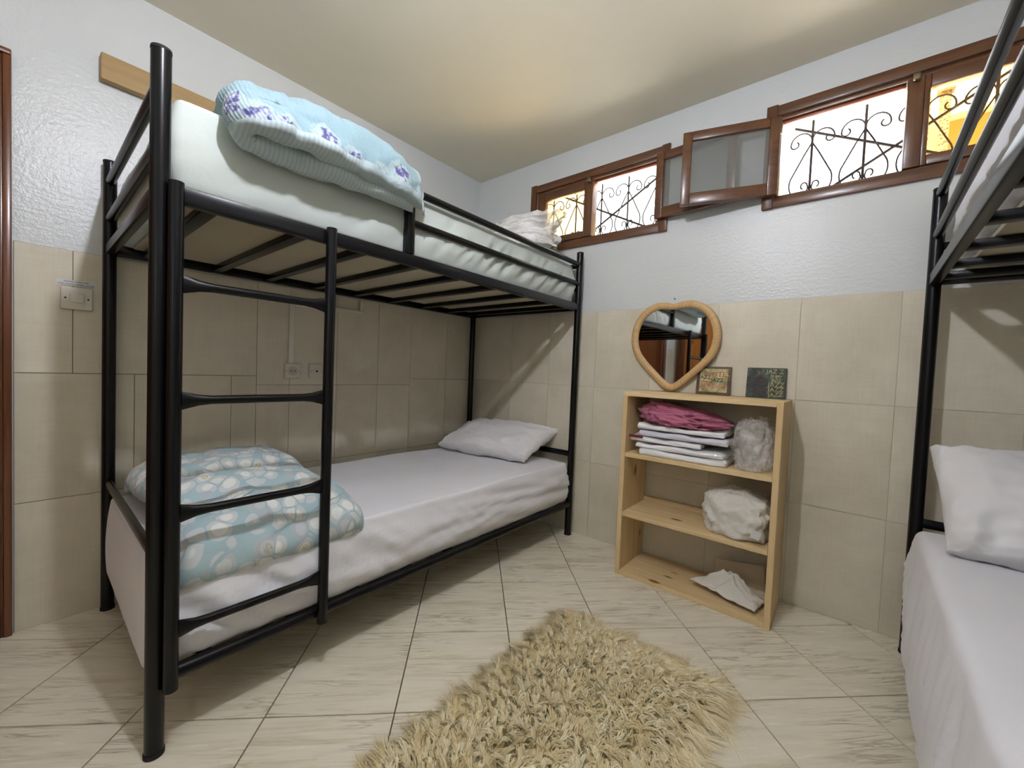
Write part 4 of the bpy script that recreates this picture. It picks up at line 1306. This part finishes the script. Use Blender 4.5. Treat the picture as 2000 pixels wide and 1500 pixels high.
# ================================================================== RUG
rg = thing('shaggy_rug', 'cream long-pile sheepskin-like rug on the tiles in front of the bookcase', 'rug', (1.72, -1.40, 0))
rm = Mat('cream_wool')
p = rm.coord('Object')
at_ = rm.n('ShaderNodeAttribute'); at_.attribute_name = 'tone'
rm.set(Base_Color=rm.mix(at_.outputs['Fac'], lin((222, 202, 152)), rm.mix(rm.noise(p, 5, 3), lin((252, 240, 200)), lin((253, 246, 216)))), Roughness=.9, Specular_IOR_Level=.1, Sheen_Weight=.1)
RW, RL0, RL1 = .275, .585, -.62      # half width, top and bottom edge
MB().box(-RW, RW, RL1, RL0, .0005, .012, .004).build('backing', rm.m, rg)
rs = np.random.RandomState(5)
# locks of wool: each lock is a bunch of strands that share a direction and a curl
NL, NS = 5200, 12
lx_ = rs.uniform(-RW, RW, NL); ly_ = rs.uniform(RL1, RL0, NL)
ne = 760
sd = rs.randint(0, 5, ne)
lx_[:ne] = np.where(sd < 2, -RW + .006 * rs.uniform(0, 1, ne), np.where(sd < 4, RW - .006 * rs.uniform(0, 1, ne), lx_[:ne]))
ly_[:ne] = np.where(sd == 4, RL0 - .006 * rs.uniform(0, 1, ne), ly_[:ne])
cl = np.stack([lx_ * 9, ly_ * 9, np.zeros(NL)], -1)
out = np.stack([np.sign(lx_) * np.clip((np.abs(lx_) - .06) / .22, 0, 1) ** 1.2 * 1.7, .15 + np.clip((ly_ - .30) / .30, 0, 1) * .8 - .45 * np.clip((np.abs(lx_) - .12) / .16, 0, 1) * (lx_ > 0) + .35 * np.clip((-lx_ - .12) / .16, 0, 1)], -1)
dirv = out + .9 * np.stack([noise(cl * .9 + 3), noise(cl * .9 + 31)], -1) + rs.normal(scale=.42, size=(NL, 2))
dirv /= np.maximum(np.linalg.norm(dirv, axis=1)[:, None], .45)
edge = np.maximum(np.abs(lx_) / RW, np.where(ly_ > 0, ly_ / RL0, 0))
Ll = rs.uniform(.028, .050, NL) * (1 + .75 * np.clip((edge - .86) / .14, 0, 1) * rs.uniform(-.5, 1.9, NL))
Hl = rs.uniform(.006, .030, NL) * (1 - .5 * np.clip((edge - .85) / .15, 0, 1))
Cl = rs.normal(scale=.40, size=NL)
N = NL * NS
r_ = lambda a: np.repeat(a, NS, axis=0)
base = np.stack([r_(lx_) + rs.normal(scale=.0046, size=N), r_(ly_) + rs.normal(scale=.0046, size=N), np.full(N, .009)], -1)
base[:, 0] = np.clip(base[:, 0], -RW, RW); base[:, 1] = np.clip(base[:, 1], RL1, RL0)
dv = r_(dirv) + rs.normal(scale=.10, size=(N, 2))
L = r_(Ll) * rs.uniform(.8, 1.15, N); lift = r_(Hl) * rs.uniform(.75, 1.2, N); curl = r_(Cl) + rs.normal(scale=.10, size=N)
eg = r_(edge)
d3 = np.concatenate([dv, np.zeros((N, 1))], 1)
sidev = np.stack([-dv[:, 1], dv[:, 0], np.zeros(N)], -1)
sidev /= np.maximum(np.linalg.norm(sidev, axis=1)[:, None], 1e-6)
pinch = r_(np.stack([lx_, ly_], -1)) - base[:, :2]          # strands of a lock close up towards its tip
rings = []
for tt_, hh, ww in ((0, 0, .0012), (.22, .75, .0013), (.5, 1.0, .0012), (.78, .72, .0009), (1.0, .22, .0002)):
    c_ = base + d3 * (L[:, None] * tt_) + sidev * (L * curl * tt_ ** 1.6)[:, None]
    c_[:, :2] += pinch * (.75 * tt_)
    c_[:, 2] = np.maximum(.009 + lift * hh - np.where(eg > .95, .008 * tt_, 0), .003)
    rings += [c_ - sidev * ww + np.array([0, 0, -.0006]), c_ + sidev * ww]
V = np.stack(rings, 1)           # N, 10, 3
idx = (np.arange(N) * 10)[:, None]
F = np.concatenate([idx + np.array([2 * k, 2 * k + 1, 2 * k + 3, 2 * k + 2]) for k in range(4)], 0)
pile = np_mesh('pile', V.reshape(-1, 3), F, rm.m, rg)
pile['kind'] = 'stuff'
at_ = pile.data.attributes.new('tone', 'FLOAT', 'POINT')
at_.data.foreach_set('value', np.repeat(np.clip(r_(rs.uniform(0, 1, NL)) + rs.normal(scale=.18, size=N), 0, 1), 10).astype(np.float32))
sc_ = MB().box(-.008, .008, -.004, .004, 0, .003, .001, 1).build('paper_scrap', MAT['paper'])
sc_.location = (1.600, -.735, .0005)
props(sc_, 'tiny white paper scrap on the floor behind the rug', 'scrap')
